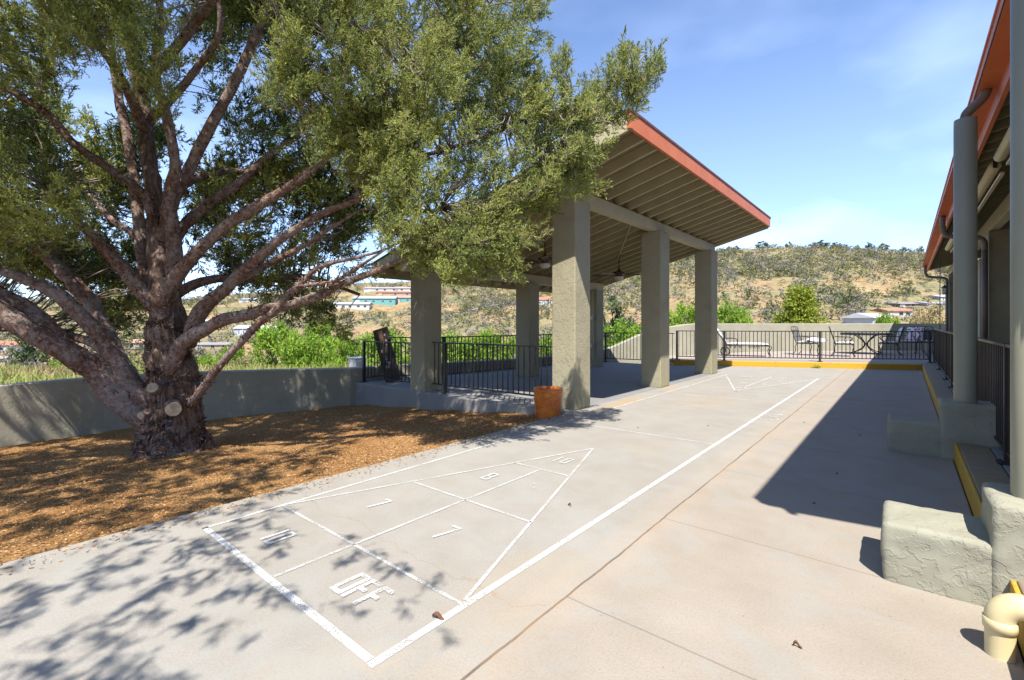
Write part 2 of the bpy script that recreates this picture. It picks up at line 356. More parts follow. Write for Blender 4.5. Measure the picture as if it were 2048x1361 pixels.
M['flake'] = tint_mat('bark_flakes', [(0, (0.03, 0.018, 0.014)), (0.5, (0.11, 0.06, 0.042)), (0.8, (0.22, 0.14, 0.10)), (1, (0.46, 0.33, 0.24))], 0.9)
M['cutwood'] = plain('cut_wood', (0.42, 0.34, 0.24), (0.26, 0.20, 0.14), 22, 0.85, bmp=0.1)
M['twig'] = plain('grey_twig', (0.26, 0.21, 0.18), (0.16, 0.12, 0.10), 9, 0.9)

def ground_mat():
    m, nt, ln, b = new_mat('hillside_ground', 0.95, 0.1)
    P = posn(nt)
    n = noise(nt, ln, 0.035, 7, 0.65, P, 0.5); n2 = noise(nt, ln, 0.35, 6, 0.7, P)
    r = ramp(nt, [(0.34, (0.16, 0.15, 0.085)), (0.48, (0.25, 0.215, 0.12)), (0.58, (0.31, 0.21, 0.115)), (0.68, (0.34, 0.265, 0.155))]); ln.new(n.outputs['Fac'], r.inputs['Fac'])
    r2 = ramp(nt, [(0.36, (0.42, 0.45, 0.34)), (0.58, (1, 1, 1))]); ln.new(n2.outputs['Fac'], r2.inputs['Fac'])
    ln.new(mixc(nt, ln, 0.75, r.outputs[0], r2.outputs[0], 'MULTIPLY'), b.inputs['Base Color'])
    bump(nt, ln, b, n2.outputs['Fac'], 0.5, 0.5); return m
M['ground'] = ground_mat()
M['road'] = plain('road_asphalt', (0.30, 0.29, 0.28), (0.24, 0.23, 0.22), 0.5, 0.9)

# ------------------------------------------------------------------ foliage generators
def quads_obj(name, V, tint, mat, parent=None):
    """V: (n,4,3) quads, tint: (n,)"""
    n = len(V); me = bpy.data.meshes.new(name)
    me.vertices.add(4 * n); me.vertices.foreach_set('co', V.reshape(-1).astype(np.float32))
    me.loops.add(4 * n); me.loops.foreach_set('vertex_index', np.arange(4 * n, dtype=np.int32))
    me.polygons.add(n); me.polygons.foreach_set('loop_start', np.arange(0, 4 * n, 4, dtype=np.int32))
    me.update(calc_edges=True)
    a = me.attributes.new('tint', 'FLOAT', 'FACE'); a.data.foreach_set('value', np.clip(tint, 0, 1).astype(np.float32))
    me.materials.append(mat)
    o = bpy.data.objects.new(name, me); COL.objects.link(o)
    if parent: o.parent = parent
    return o

def unit(a): return a / (np.linalg.norm(a, axis=-1, keepdims=True) + 1e-9)

def blades(P, D, L, W, taper=0.35):
    S = unit(np.cross(D, RNG.normal(size=P.shape))) * (W[:, None] / 2)
    E = P + D * L[:, None]
    return np.stack([P - S, P + S, E + S * taper, E - S * taper], axis=1)

def plumes(C, A, ell, K, J, bl, bw, base_t):
    """cypress sprays: C centres, A axes, ell lengths"""
    N = len(C)
    s = RNG.uniform(0, 1, (N, K)); rad = unit(RNG.normal(size=(N, K, 3)))
    rad = unit(rad - A[:, None, :] * np.sum(rad * A[:, None, :], -1, keepdims=True))
    root = C[:, None, :] + A[:, None, :] * (s * ell[:, None])[..., None]
    bd = unit(A[:, None, :] * 0.9 + rad * RNG.uniform(0.35, 1.1, (N, K, 1)) + RNG.normal(size=(N, K, 3)) * 0.25 + np.array([0, 0, 0.12]))
    blen = (0.55 - 0.33 * s) * ell[:, None] * RNG.uniform(0.7, 1.2, (N, K))
    q = (np.arange(J) + 0.5) / J
    P = root[:, :, None, :] + bd[:, :, None, :] * (blen[:, :, None] * q)[..., None]
    D = unit(bd[:, :, None, :] + RNG.normal(size=(N, K, J, 3)) * 0.55)
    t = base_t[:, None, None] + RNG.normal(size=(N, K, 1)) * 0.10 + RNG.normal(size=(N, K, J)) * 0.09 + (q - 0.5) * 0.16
    n = N * K * J
    P = P.reshape(-1, 3); D = D.reshape(-1, 3)
    sc = np.repeat((ell / 0.19) ** 1.15, K * J)
    return blades(P, D, RNG.uniform(0.7, 1.3, n) * bl * sc, RNG.uniform(0.7, 1.3, n) * bw * sc), t.reshape(-1)

def crown_cloud(n, rx, ry, rz, cz, leaf, clumps, seed, shape='round', drop=0.0):
    """leaf clusters through a crown volume: clumps of leaf-sized faces"""
    r = np.random.default_rng(seed)
    d = unit(r.normal(size=(clumps, 3)));
    rad = r.uniform(0.35, 1.0, clumps) ** 0.6
    cc = d * rad[:, None]
    if shape == 'cone':
        h = r.uniform(0, 1, clumps) ** 1.25; ang = r.uniform(0, 2 * pi, clumps); rr = (1.02 - h) * r.uniform(0.45, 1.0, clumps)
        cc = np.stack([rr * np.cos(ang), rr * np.sin(ang), h * 2 - 1], 1)
    cc = cc * np.array([rx, ry, rz]) + np.array([0, 0, cz])
    k = r.integers(0, clumps, n); cs = r.uniform(0.16, 0.34, clumps) * min(rx, rz) * (1 if shape != 'cone' else 0.7)
    off = r.normal(size=(n, 3)); off = unit(off) * (r.uniform(0, 1, (n, 1)) ** 0.5) * np.array([1.15, 1.15, 0.75])
    P = cc[k] + off * cs[k][:, None]
    D = unit(r.normal(size=(n, 3)) + unit(off) * 0.7 + np.array([0, 0, 0.2 - drop]))
    P[:, 2] = np.maximum(P[:, 2], 0.02)
    t = r.uniform(0.25, 0.75, clumps)[k] + r.normal(size=n) * 0.15 + off[:, 2] * 0.1
    global RNG
    save = RNG; RNG = r; V = blades(P, D, r.uniform(0.7, 1.4, n) * leaf, r.uniform(0.5, 1.0, n) * leaf * 0.75, 0.6); RNG = save
    return V, t

# ------------------------------------------------------------------ terrain
CREST_U = [-1500, 0, 400, 740, 900, 1100, 1280, 1390, 1500, 1600, 1700, 1845, 2048, 3500]
CREST_V = [596, 600, 596, 568, 562, 545, 525, 507, 500, 496, 499, 508, 520, 560]
def smooth(x): x = np.clip(x, 0, 1); return x * x * (3 - 2 * x)
def terrain_z(x, y):
    x = np.asarray(x, float); y = np.asarray(y, float)
    dx, dy = x - CAM[0], y - CAM[1]
    fw = -SY * dx + CY_ * dy; rt = CY_ * dx + SY * dy
    fwc = np.maximum(fw, 1e-3 + 0.35 * np.abs(rt)); u = np.clip(CU + F * rt / fwc, -1500, 3500)
    t = np.where(fw > 0.35 * np.abs(rt), fw, np.hypot(dx, dy) * 0.95)
    vc = np.interp(u, CREST_U, CREST_V); k = smooth((u - 900) / 600)
    Tc = 420.0; zc = CAM[2] + Tc * (CV - vc) / F
    tv = 130 - 40 * k; zv = -14 + 6.5 * k; st = 17 + 12 * smooth((u - 1150) / 250)
    z = -0.75 + (zv * 0.62 + 0.75) * smooth((t - st) / (58 - st))
    z = z + (zv * 0.38) * smooth((t - 50) / (tv - 50))
    s = np.clip((t - tv) / (Tc - tv), 0, 1); z = z + (zc - zv) * (0.35 * s + 0.65 * smooth(s * 0.93) / smooth(0.93))
    z = z - np.clip(t - Tc, 0, 900) * 0.11
    w = smooth((t - 35) / 60) * (1 - 0.45 * smooth((t - 330) / 80))
    z = z + w * (1.5 * np.sin(x * 0.043 + 1.3) * np.cos(y * 0.037) + 0.8 * np.sin(x * 0.11 + y * 0.07) + 0.4 * np.sin(x * 0.31 - y * 0.23))
    return z
def ground_hit(u, v, t0=40, t1=440):
    for t in np.arange(t0, t1, 1.0):
        p = at(u, v, t)
        if terrain_z(p[0], p[1]) >= p[2]: return p
    return at(u, v, t1)

def build_terrain():
    r = np.concatenate([np.linspace(0, 60, 31), np.linspace(63, 460, 130), np.linspace(480, 1100, 14)])
    na = 420; a = np.linspace(0, 2 * pi, na, endpoint=False)
    R, A = np.meshgrid(r, a, indexing='ij'); X = CAM[0] + R * np.cos(A); Y = CAM[1] + R * np.sin(A); Z = terrain_z(X, Y)
    V = np.stack([X, Y, Z], -1).reshape(-1, 3); nr = len(r)
    f = [(i * na + k, (i + 1) * na + k, (i + 1) * na + (k + 1) % na, i * na + (k + 1) % na) for i in range(nr - 1) for k in range(na)]
    me = bpy.data.meshes.new('hills'); me.from_pydata(V.tolist(), [], f); me.polygons.foreach_set('use_smooth', [True] * len(f)); me.materials.append(M['ground'])
    o = bpy.data.objects.new('hills', me); COL.objects.link(o); tag(o, kind='structure')
build_terrain()

def ribbon(name, pts, w, lift, mat):
    P = spline(pts, 6); vs, fs = [], []
    for i, p in enumerate(P):
        d = P[min(i + 1, len(P) - 1)][:2] - P[max(i - 1, 0)][:2]; d = d / (np.linalg.norm(d) + 1e-9); n = np.array([-d[1], d[0]])
        for k in (-1, -0.33, 0.33, 1):
            q = p[:2] + n * w / 2 * k; vs.append((q[0], q[1], float(terrain_z(q[0], q[1])) + lift))
    fs = [(i * 4 + k, i * 4 + k + 1, (i + 1) * 4 + k + 1, (i + 1) * 4 + k) for i in range(len(P) - 1) for k in range(3)]
    b = MB(); b.add(vs, fs); return tag(b.build(name, mat, smooth=True), kind='structure')
ribbon('road', [ground_hit(u, v) for u, v in ((-60, 728), (60, 712), (160, 703), (230, 700), (330, 698))], 6, 0.35, M['road'])
ribbon('road', [ground_hit(u, v) for u, v in ((720, 640), (800, 632), (880, 627), (960, 618), (1040, 606))], 4, 0.45, M['road'])

# ------------------------------------------------------------------ ground sheets round the court
# yard slab (court + lane), pavilion floor, patio floor, walkway
b = MB(); b.prism([(-0.35, -9), (3.69, -9), (3.69, 15.78), (-1.9, 13.1), (-0.35, 12.0)], -0.6, 0.0)
tag(b.build('pavement', M['concrete'], bevel=0.012), kind='structure')

def wall_xy(u, t): p = at(u, CV, t); return (p[0], p[1])
LOWWALL = [(-2.2, -6.6), (-5.2, -4.6), (-6.9, -1.9)] + [wall_xy(u, t) for u, t in ((0, 7.07), (240, 8.37), (470, 9.2), (700, 10.08))]
BACKWALL = [wall_xy(u, t) for u, t in ((700, 10.08), (850, 11.26), (1000, 12.66), (1110, 14.2), (1205, 15.6))]
PATWALL = [wall_xy(u, t) for u, t in ((1205, 15.6), (1290, 16.0), (1370, 16.3), (1440, 17.4), (1500, 18.3), (1600, 19.0), (1760, 19.3), (1850, 19.4), (1950, 19.6), (2080, 20))]
bw = BACKWALL
b = MB(); b.prism([(-0.352, 4.62), (-0.352, 12.9), bw[4], bw[3], bw[2], bw[1], (-5.72, 4.62)], -0.62, -0.003)
tag(b.build('pavilion_floor', M['floor'], bevel=0.015), kind='structure')
b = MB(); b.prism([(-5.74, 4.56), (-3.0, 4.56), (-0.9, 4.60), (-0.36, 4.82), (-0.36, 4.86), (-5.74, 4.86)], -0.64, 0.002)
tag(b.build('pavilion_footing', M['ledge'], bevel=0.02), kind='structure')
b = MB(); b.prism([(-2.05, 13.15), (3.72, 16.02), (3.9, 16.1), (3.92, 24.5), PATWALL[6], PATWALL[5], PATWALL[4], PATWALL[3], PATWALL[2], PATWALL[1], (-2.6, 13.9)], -0.6, 0.15)
tag(b.build('patio', M['patio'], bevel=0.01), kind='structure')
b = MB(); b.box(3.93, 9.5, -6, 24.6, -0.6, 0.165)
tag(b.build('walkway', M['floor'], bevel=0.01), kind='structure')

def kerb(name, pts, w, h, label, grp):
    """front face yellow, top worn: front polyline pts, width w to its left"""
    t = thing(name, label, 'kerb', (0, 0, 0), group=grp); P = [np.array(p, float) for p in pts]
    N = []
    for i in range(len(P)):
        d = P[min(i + 1, len(P) - 1)] - P[max(i - 1, 0)]; d /= np.linalg.norm(d); N.append(np.array([-d[1], d[0]]))
    return t, P, N
# right kerb beside the walkway
t = thing('kerb', 'yellow painted kerb with worn tan top along the shaded walkway railing', 'kerb')
b = MB(); b.box(3.695, 3.715, -6, 15.6, -0.02, 0.158); b.build('painted_face', M['yellow'], t, bevel=0.006)
b = MB(); b.box(3.716, 3.925, -6, 16.0, -0.3, 0.163); b.build('kerb_top', M['kerb_top'], t, bevel=0.01)
t = thing('kerb', 'bright yellow kerb along the front of the furnished patio', 'kerb')
b = MB(); K = [(-2.05, 13.02), (-0.9, 13.60), (0.8, 14.42), (2.2, 15.07), (3.69, 15.78)]; Kb = [(x - 0.075, y + 0.135) for x, y in K]
b.prism(K + Kb[::-1], -0.1, 0.156); b.build('painted_face', M['yellow'], t, bevel=0.012)

# mulch bed
def bed_z(x, y):
    z = -0.035 - 0.085 * np.maximum(0, -x - 0.35)
    return z + 0.012 * np.sin(x * 5.1 + y * 2) + 0.012 * np.cos(y * 4.3 - x) + 0.05 * np.exp(-((x + 2.95) ** 2 + (y - 0.45) ** 2) / 0.5)
nx, ny = 110, 150; xs = np.linspace(-9.5, -0.34, nx); ys = np.linspace(-8, 4.6, ny)
X, Y = np.meshgrid(xs, ys, indexing='ij'); Z = bed_z(X, Y) + RNG.normal(size=X.shape) * 0.006
b = MB(); b.add(np.stack([X, Y, Z], -1).reshape(-1, 3).tolist(), [(i * ny + k, (i + 1) * ny + k, (i + 1) * ny + k + 1, i * ny + k + 1) for i in range(nx - 1) for k in range(ny - 1)])
tag(b.build('mulch_bed', M['mulch'], smooth=True), kind='structure')
n = 130000; cx = -0.37 - 6.6 * RNG.uniform(0, 1, n) ** 1.2; cy = RNG.uniform(-2.6, 4.55, n)
P = np.stack([cx, cy, bed_z(cx, cy) + RNG.uniform(0.001, 0.014, n)], 1); D = unit(RNG.normal(size=(n, 3)) * np.array([1, 1, 0.22]))
V = blades(P, D, RNG.uniform(0.006, 0.019, n), RNG.uniform(0.0025, 0.007, n), 0.8)
o = quads_obj('wood_chips', V, RNG.uniform(0, 1, n), M['chips']); tag(o, 'small orange brown wood chips and dry needles covering the bed', 'mulch', kind='stuff')
# chips blown onto the slab edge
n = 900; cx = -0.33 + np.abs(RNG.normal(size=n)) * 0.10; cy = RNG.uniform(-1.2, 4.6, n)
P = np.stack([cx, cy, np.full(n, 0.004)], 1); D = unit(RNG.normal(size=(n, 3)) * np.array([1, 1, 0.05]))
o = quads_obj('scattered_chips', blades(P, D, RNG.uniform(0.008, 0.03, n), RNG.uniform(0.003, 0.008, n), 0.8), RNG.uniform(0, 1, n), M['chips'])
tag(o, 'loose chips scattered on the slab edge beside the mulch', 'mulch', kind='stuff')

# ------------------------------------------------------------------ walls
def wall_run(name, pts, z0, z1, th, label, mat=M['stucco_wall'], k=7, n0=None):
    P = spline([(p[0], p[1], a, c) for p, a, c in zip(pts, z0, z1)], k); vs = []
    for i, p in enumerate(P):
        d = P[min(i + 1, len(P) - 1)][:2] - P[max(i - 1, 0)][:2]; d /= np.linalg.norm(d) + 1e-9; n_ = np.array([-d[1], d[0]])
        q = p[:2] + n_ * th
        vs += [(p[0], p[1], p[2]), (p[0], p[1], p[3] - 0.02), (p[0] + n_[0] * 0.02, p[1] + n_[1] * 0.02, p[3]), (q[0] - n_[0] * 0.02, q[1] - n_[1] * 0.02, p[3]), (q[0], q[1], p[3] - 0.02), (q[0], q[1], p[2])]
    m = len(P); fs = [(i * 6 + k_, i * 6 + k_ + 1, (i + 1) * 6 + k_ + 1, (i + 1) * 6 + k_) for i in range(m - 1) for k_ in range(5)]
    fs += [tuple(range(6))[::-1], tuple((m - 1) * 6 + j for j in range(6))]
    b = MB(); b.add(vs, fs); o = b.build(name, mat, smooth=False)
    return tag(o, label, 'wall')
nl = len(LOWWALL)
wall_run('stucco_wall', LOWWALL, [-1.0] * nl, [0.34] * (nl - 1) + [0.31], 0.2, 'low curved grey green stucco wall behind the juniper trunk and mulch bed')
nb = len(BACKWALL) + 5
wall_run('stucco_wall', BACKWALL + PATWALL[1:], [-1.0] * (len(BACKWALL) + len(PATWALL) - 1), [0.31, 0.30, 0.28, 0.28, 0.36, 0.93, 1.22, 1.25, 1.25, 1.25, 1.25, 1.25, 1.24, 1.24],
         0.2, 'pale stucco wall that runs behind the pavilion and sweeps up round the patio')

# ------------------------------------------------------------------ court markings
def strip(p, q, w, z=0.003):
    p, q = np.array(p, float), np.array(q, float); d = (q - p) / np.linalg.norm(q - p); n_ = np.array([-d[1], d[0]]) * w / 2
    return [(p[0] - n_[0], p[1] - n_[1], z), (q[0] - n_[0], q[1] - n_[1], z), (q[0] + n_[0], q[1] + n_[1], z), (p[0] + n_[0], p[1] + n_[1], z)]
court = thing('shuffleboard_court', 'long white painted shuffleboard court with two scoring triangles on the pavement', 'court marking')
CW, CL = 1.815, 11.55
def lines(name, segs, w, mat, z=0.003):
    b = MB()
    for p, q in segs: b.add(strip(p, q, w, z), [(0, 1, 2, 3)])
    return b.build(name, mat, court)
lines('side_line', [((1.815, -0.02), (1.815, 11.75))], 0.038, M['line'])
lines('side_line', [((0.0, -0.02), (0.0, 4.75))], 0.024, M['line'])
lines('side_line', [((-0.01, 5.2), (-0.035, 11.3))], 0.03, M['line_worn'])
lines('base_line', [((-0.012, 0.0), (1.79, 0.0))], 0.036, M['line'])
lines('base_line', [((-0.03, 11.3), (1.81, 11.75))], 0.05, M['line_faint'])
lines('dead_line', [((0.02, 4.09), (1.79, 4.14))], 0.022, M['line_worn'])
lines('dead_line', [((-0.02, 7.36), (1.79, 7.5))], 0.024, M['line_worn'])
sd = [((0.0, 0.47), (1.80, 0.47)), ((0.01, 0.50), (0.912, 3.17)), ((1.79, 0.50), (0.916, 3.16)), ((0.91, 0.025), (0.91, 2.275)), ((0.307, 1.365), (1.507, 1.365)), ((0.612, 2.285), (1.205, 2.285))]
lines('scoring_triangle', sd, 0.019, M['line_worn'], 0.0045)
lines('scoring_triangle', [((-0.02, 11.15), (0.886, 8.46)), ((1.79, 11.5), (0.886, 8.46)), ((0.9, 9.1), (0.92, 11.45))], 0.032, M['line_worn'], 0.0045)
lines('scoring_triangle', [((0.0, 10.95), (1.72, 11.3)), ((0.3, 10.1), (1.45, 10.35))], 0.03, M['line_faint'], 0.0045)
# digits drawn as strokes on a 0..1 box
GL = {'0': [((0.1, 0), (0.1, 1)), ((0.9, 0), (0.9, 1)), ((0.1, 0.06), (0.9, 0.06)), ((0.1, 0.94), (0.9, 0.94))],
      '1': [((0.5, 0), (0.5, 1))], '7': [((0.0, 0.93), (1.0, 0.93)), ((0.9, 0.93), (0.35, 0.0))],
      '8': [((0.1, 0.05), (0.1, 0.42)), ((0.1, 0.58), (0.1, 0.95)), ((0.9, 0.05), (0.9, 0.42)), ((0.9, 0.58), (0.9, 0.95)), ((0.1, 0.5), (0.9, 0.5)), ((0.1, 0.05), (0.9, 0.05)), ((0.1, 0.95), (0.9, 0.95))],
      'F': [((0.12, 0), (0.12, 1)), ((0.12, 0.93), (1, 0.93)), ((0.12, 0.52), (0.8, 0.52))]}
GL['O'] = GL['0']
def text(s, cx, cy, w, h, gap, sw, mat, flip=False):
    b = MB(); tot = len(s) * w + (len(s) - 1) * gap; x0 = -tot / 2
    for i, ch in enumerate(s):
        for (a, c), (d, e) in GL[ch]:
            p = (x0 + i * (w + gap) + a * w, (c - 0.5) * h); q = (x0 + i * (w + gap) + d * w, (e - 0.5) * h)
            if flip: p, q = (-p[0], -p[1]), (-q[0], -q[1])
            p = (cx + p[0], cy + p[1]); q = (cx + q[0], cy + q[1])
            if p[1] == q[1] or True: b.add(strip(p, q, sw, 0.0055 + 0.0004 * len(b.f)), [(0, 1, 2, 3)])
    b.build('numeral', mat, court)
text('10', 0.47, 0.235, 0.060, 0.17, 0.012, 0.021, M['line'])
text('OFF', 1.36, 0.24, 0.080, 0.18, 0.018, 0.027, M['line_worn'])
text('7', 0.50, 0.92, 0.07, 0.19, 0, 0.020, M['line']); text('7', 1.20, 0.92, 0.08, 0.20, 0, 0.020, M['line_worn'])
text('8', 0.70, 1.85, 0.075, 0.17, 0, 0.018, M['line']); text('8', 1.12, 1.87, 0.075, 0.17, 0, 0.016, M['line_faint'])
text('10', 0.90, 2.63, 0.065, 0.17, 0.03, 0.016, M['line'])
for s_, x_, y_ in (('10', 1.28, 11.2), ('OFF', 0.42, 11.05), ('7', 1.27, 10.6), ('7', 0.6, 10.5), ('8', 1.10, 9.8), ('8', 0.72, 9.75), ('10', 0.88, 9.0)):
    text(s_, x_, y_, 0.08, 0.18, 0.03, 0.024, M['line_worn'], True)
# scuffed chalky splashes at the lane joint
b = MB()
for k in range(26):
    x, y = 1.98 + random.gauss(0, 0.05), 6.1 + random.gauss(0, 0.35); a = random.uniform(0, pi); l = random.uniform(0.03, 0.12)
    b.add(strip((x, y), (x + l * cos(a), y + l * sin(a)), random.uniform(0.008, 0.02), 0.004 + 0.0002 * k), [(0, 1, 2, 3)])
tag(b.build('paint_scuffs', M['line_worn']), 'faint white paint scuffs on the pavement by the long joint', 'paint scuff', kind='stuff')

# ------------------------------------------------------------------ pavilion
pav = thing('pavilion', 'open sided pavilion with six stucco columns and sloping red edged roof', 'pavilion')
RS = 0.265
def rz_(x): return 3.34 + RS * (x + 0.35)          # rafter underside
FC = [(4.83, 5.27), (7.96, 8.42), (11.13, 11.62)]; BC = [(4.63, 5.05), (7.80, 8.20), (10.98, 11.38)]
def column(x0, x1, y0, y1, z0, z1, parent):
    b = MB(); b.box(x0, x1, y0, y1, z0, z1); return b.build('column', M['stucco'], parent, bevel=0.018)
for y0, y1 in FC: column(-0.765, -0.35, y0, y1, -0.01, 3.11, pav)
for y0, y1 in BC: column(-3.92, -3.50, y0, y1, -0.01, 2.24, pav)
b = MB(); b.box(-0.60, -0.44, 4.30, 11.72, 3.105, 3.30); b.build('beam', M['trim'], pav, bevel=0.006)
b = MB(); b.box(-3.80, -3.62, 4.30, 11.60, 2.235, 2.45); b.build('beam', M['trim'], pav, bevel=0.006)
X0, X1, Y0, Y1 = -4.60, 0.76, 4.26, 11.90
def slope_box(x0, x1, y0, y1, dz0, dz1):
    return [(x, y, rz_(x) + dz) for dz in (dz0, dz1) for y in (y0, y1) for x in (x0, x1)]
BF = [(0, 2, 3, 1), (4, 5, 7, 6), (0, 1, 5, 4), (2, 6, 7, 3), (0, 4, 6, 2), (1, 3, 7, 5)]
for i in range(19):
    y = Y0 + 0.02 + i * (Y1 - Y0 - 0.08) / 18
    b = MB(); b.add(slope_box(X0 + 0.035, X1 - 0.005, y, y + 0.04, 0, 0.15), BF); b.build('rafter', M['rafter'], pav)
b = MB()
for i in range(18):
    y = Y0 + 0.065 + i * (Y1 - Y0 - 0.08) / 18; b.box(-0.585, -0.545, y, y + (Y1 - Y0 - 0.08) / 18 - 0.05, 3.31, rz_(-0.56) + 0.148)
b.build('blocking', M['trim'], pav)
b = MB(); b.add(slope_box(X0, X1, Y0, Y1, 0.152, 0.19), BF); b.build('roof_deck', M['deck'], pav)
b = MB(); b.add(slope_box(X0 - 0.03, X1 + 0.05, Y0 - 0.04, Y1 + 0.04, 0.192, 0.225), BF); b.build('roof_covering', M['roofing'], pav)
for ya, yb_ in ((Y0 - 0.02, 6.68), (6.686, 9.12), (9.126, Y1 + 0.02)):
    b = MB(); b.box(X1, X1 + 0.04, ya, yb_, 3.635 + random.uniform(-.002, .002), 3.855); b.build('fascia', M['red'], pav, bevel=0.004)
b = MB(); b.box(X0 - 0.02, X0 + 0.02, Y0 - 0.02, Y1 + 0.02, 2.16, rz_(X0) + 0.19); b.build('fascia', M['red'], pav, bevel=0.004)
b = MB(); b.box(X0 + 0.021, X0 + 0.033, Y0 + 0.02, Y1 - 0.02, 2.17, rz_(X0) + 0.15); b.build('fascia_backing', M['trim'], pav)
for y in (Y0 - 0.03, Y1 - 0.01):
    b = MB(); b.add(slope_box(X0 + 0.021, X1 - 0.002, y, y + 0.04, -0.03, 0.188), BF); b.build('rake_board', M['trim'], pav)
b = MB(); b.tube([(-0.62, 7.3, rz_(-0.6) - 0.02), (-2.1, 9.55, rz_(-2.1) - 0.02)], 0.014); b.build('conduit', M['trim'], pav); b = MB(); b.tube([(-0.62, 5.4, rz_(-0.6) - 0.02), (-2.1, 6.45, rz_(-2.1) - 0.02)], 0.014); b.build('conduit', M['trim'], pav); b = MB()
b.tube([(-3.60, 10.93, 2.2), (-3.60, 10.96, 0.2)], 0.014); b.build('conduit', M['trim'], pav)
t = thing('electrical_box', 'small grey weatherproof outlet box on the rear far column', 'outlet box', (-3.60, 10.90, 1.42))
b = MB(); b.box(-0.045, 0.045, -0.03, 0.07, -0.06, 0.06); b.build('box_body', M['grey_metal'], t, bevel=0.008)
b = MB(); b.box(-0.038, 0.038, -0.045, -0.031, -0.05, 0.05); b.build('cover', M['white_metal'], t, bevel=0.004)
t = thing('electrical_box', 'lower grey outlet box near floor on the rear far column', 'outlet box', (-3.62, 10.90, 0.62))
b = MB(); b.box(-0.06, 0.06, -0.05, 0.07, -0.06, 0.06); b.build('box_body', M['grey_metal'], t, bevel=0.008)
b = MB(); b.box(-0.05, 0.05, -0.066, -0.051, -0.05, 0.05); b.build('cover', M['white_metal'], t, bevel=0.004)

def make_fan():
    t = thing('ceiling_fan', 'x', 'ceiling fan', (0, 0, 0), 0.3, 'ceiling fans under the pavilion roof')
    b = MB(); b.lathe([(0.0, 0.50), (0.075, 0.50), (0.07, 0.46), (0.035, 0.41), (0.014, 0.40)], n=20); b.build('canopy', M['fan'], t, True)
    b = MB(); b.lathe([(0.013, 0.41), (0.013, 0.12)], n=10); b.build('rod', M['fan'], t, True)
    b = MB(); b.lathe([(0.014, 0.15), (0.04, 0.10), (0.06, 0.075), (0.145, 0.055), (0.15, 0.02), (0.11, 0.0), (0.09, -0.03), (0.10, -0.055), (0.0, -0.056)], n=28); b.build('motor', M['fan'], t, True)
    b = MB(); b.lathe([(0.105, -0.058), (0.11, -0.075), (0.095, -0.12), (0.055, -0.145), (0.0, -0.15)], n=28); b.build('lamp_globe', M['glass_globe'], t, True)
    for k in range(5):
        R = Matrix.Rotation(2 * pi * k / 5, 4, 'Z') @ Matrix.Rotation(0.20, 4, 'X')
        b = MB(); b.add([tuple(R @ Vector(p)) for p in [(0.13, -0.02, -0.01), (0.26, -0.055, -0.01), (0.66, -0.07, -0.01), (0.70, -0.03, -0.01), (0.70, 0.03, -0.01), (0.66, 0.07, -0.01), (0.26, 0.055, -0.01), (0.13, 0.02, -0.01)]] +
              [tuple(R @ Vector(p)) for p in [(0.13, -0.02, 0), (0.26, -0.055, 0), (0.66, -0.07, 0), (0.70, -0.03, 0), (0.70, 0.03, 0), (0.66, 0.07, 0), (0.26, 0.055, 0), (0.13, 0.02, 0)]],
              [tuple(range(8))[::-1], tuple(range(8, 16))] + [(i, (i + 1) % 8, 8 + (i + 1) % 8, 8 + i) for i in range(8)])
        b.build('blade', M['fan'], t)
    return t
f1 = make_fan(); f1.location = (-2.1, 6.5, 2.50); f1['label'] = 'nearer bronze ceiling fan, partly behind the nearest front column'
f2 = copy_tree(f1); f2.location = (-2.1, 9.62, 2.48); f2.rotation_euler.z = 0.75; f2['label'] = 'farther bronze ceiling fan, seen between the two nearest front columns'

# ------------------------------------------------------------------ railings
def railing(label, runs, base, top, posts, mat=M['iron'], group=None, pitch=0.11, low=0.10, pr=0.0075, name='railing'):
    """runs: polyline of (x,y); pickets and rails per straight run"""
    t = thing(name, label, 'railing', (runs[0][0], runs[0][1], base), group=group); o = np.array([runs[0][0], runs[0][1], base])
    P = [np.array([x, y, base], float) - o for x, y in runs]
    for i in range(len(P) - 1):
        a, c = P[i], P[i + 1]; L = np.linalg.norm(c - a); H = top - base; up = np.array([0, 0, 1.0])
        b = MB(); b.bar(a + up * H, c + up * H, 0.042, 0.024); b.build('top_rail', mat, t)
        b = MB(); b.bar(a + up * low, c + up * low, 0.03, 0.024); b.build('bottom_rail', mat, t)
        n_ = max(2, int(round(L / pitch))); b = MB(); dirv = (c - a) / L; ang = atan2(dirv[1], dirv[0])
        for k in range(n_):
            q = a + (c - a) * (k + 0.5) / n_
            b.box(-pr, pr, -pr, pr, low + 0.012, H - 0.012, Matrix.Translation(q) @ Matrix.Rotation(ang, 4, 'Z'))
        b.build('pickets', mat, t)
    for x, y in posts:
        q = np.array([x, y, base]) - o
        b = MB(); b.box(q[0] - 0.025, q[0] + 0.025, q[1] - 0.025, q[1] + 0.025, 0.006, top - base + 0.012); p_ = b.build('post', mat, t)
        b = MB(); b.box(q[0] - 0.065, q[0] + 0.065, q[1] - 0.065, q[1] + 0.065, 0.0, 0.008)
        for sx in (-1, 1):
            for sy in (-1, 1): b.lathe([(0, 0.022), (0.01, 0.02), (0.011, 0.009)], (q[0] + sx * 0.045, q[1] + sy * 0.045, 0), 8)
        b.build('base_plate', mat, p_)
    return t
railing('black picket railing between the nearest front column and the rear left column', [(-3.40, 4.74), (-0.775, 4.80)], 0.0, 0.915, [(-3.07, 4.75)], low=0.15)
railing('short black picket railing at the far left corner of the pavilion', [(-5.62, 4.70), (-3.93, 4.74)], 0.0, 0.885, [(-5.60, 4.70)], low=0.12)
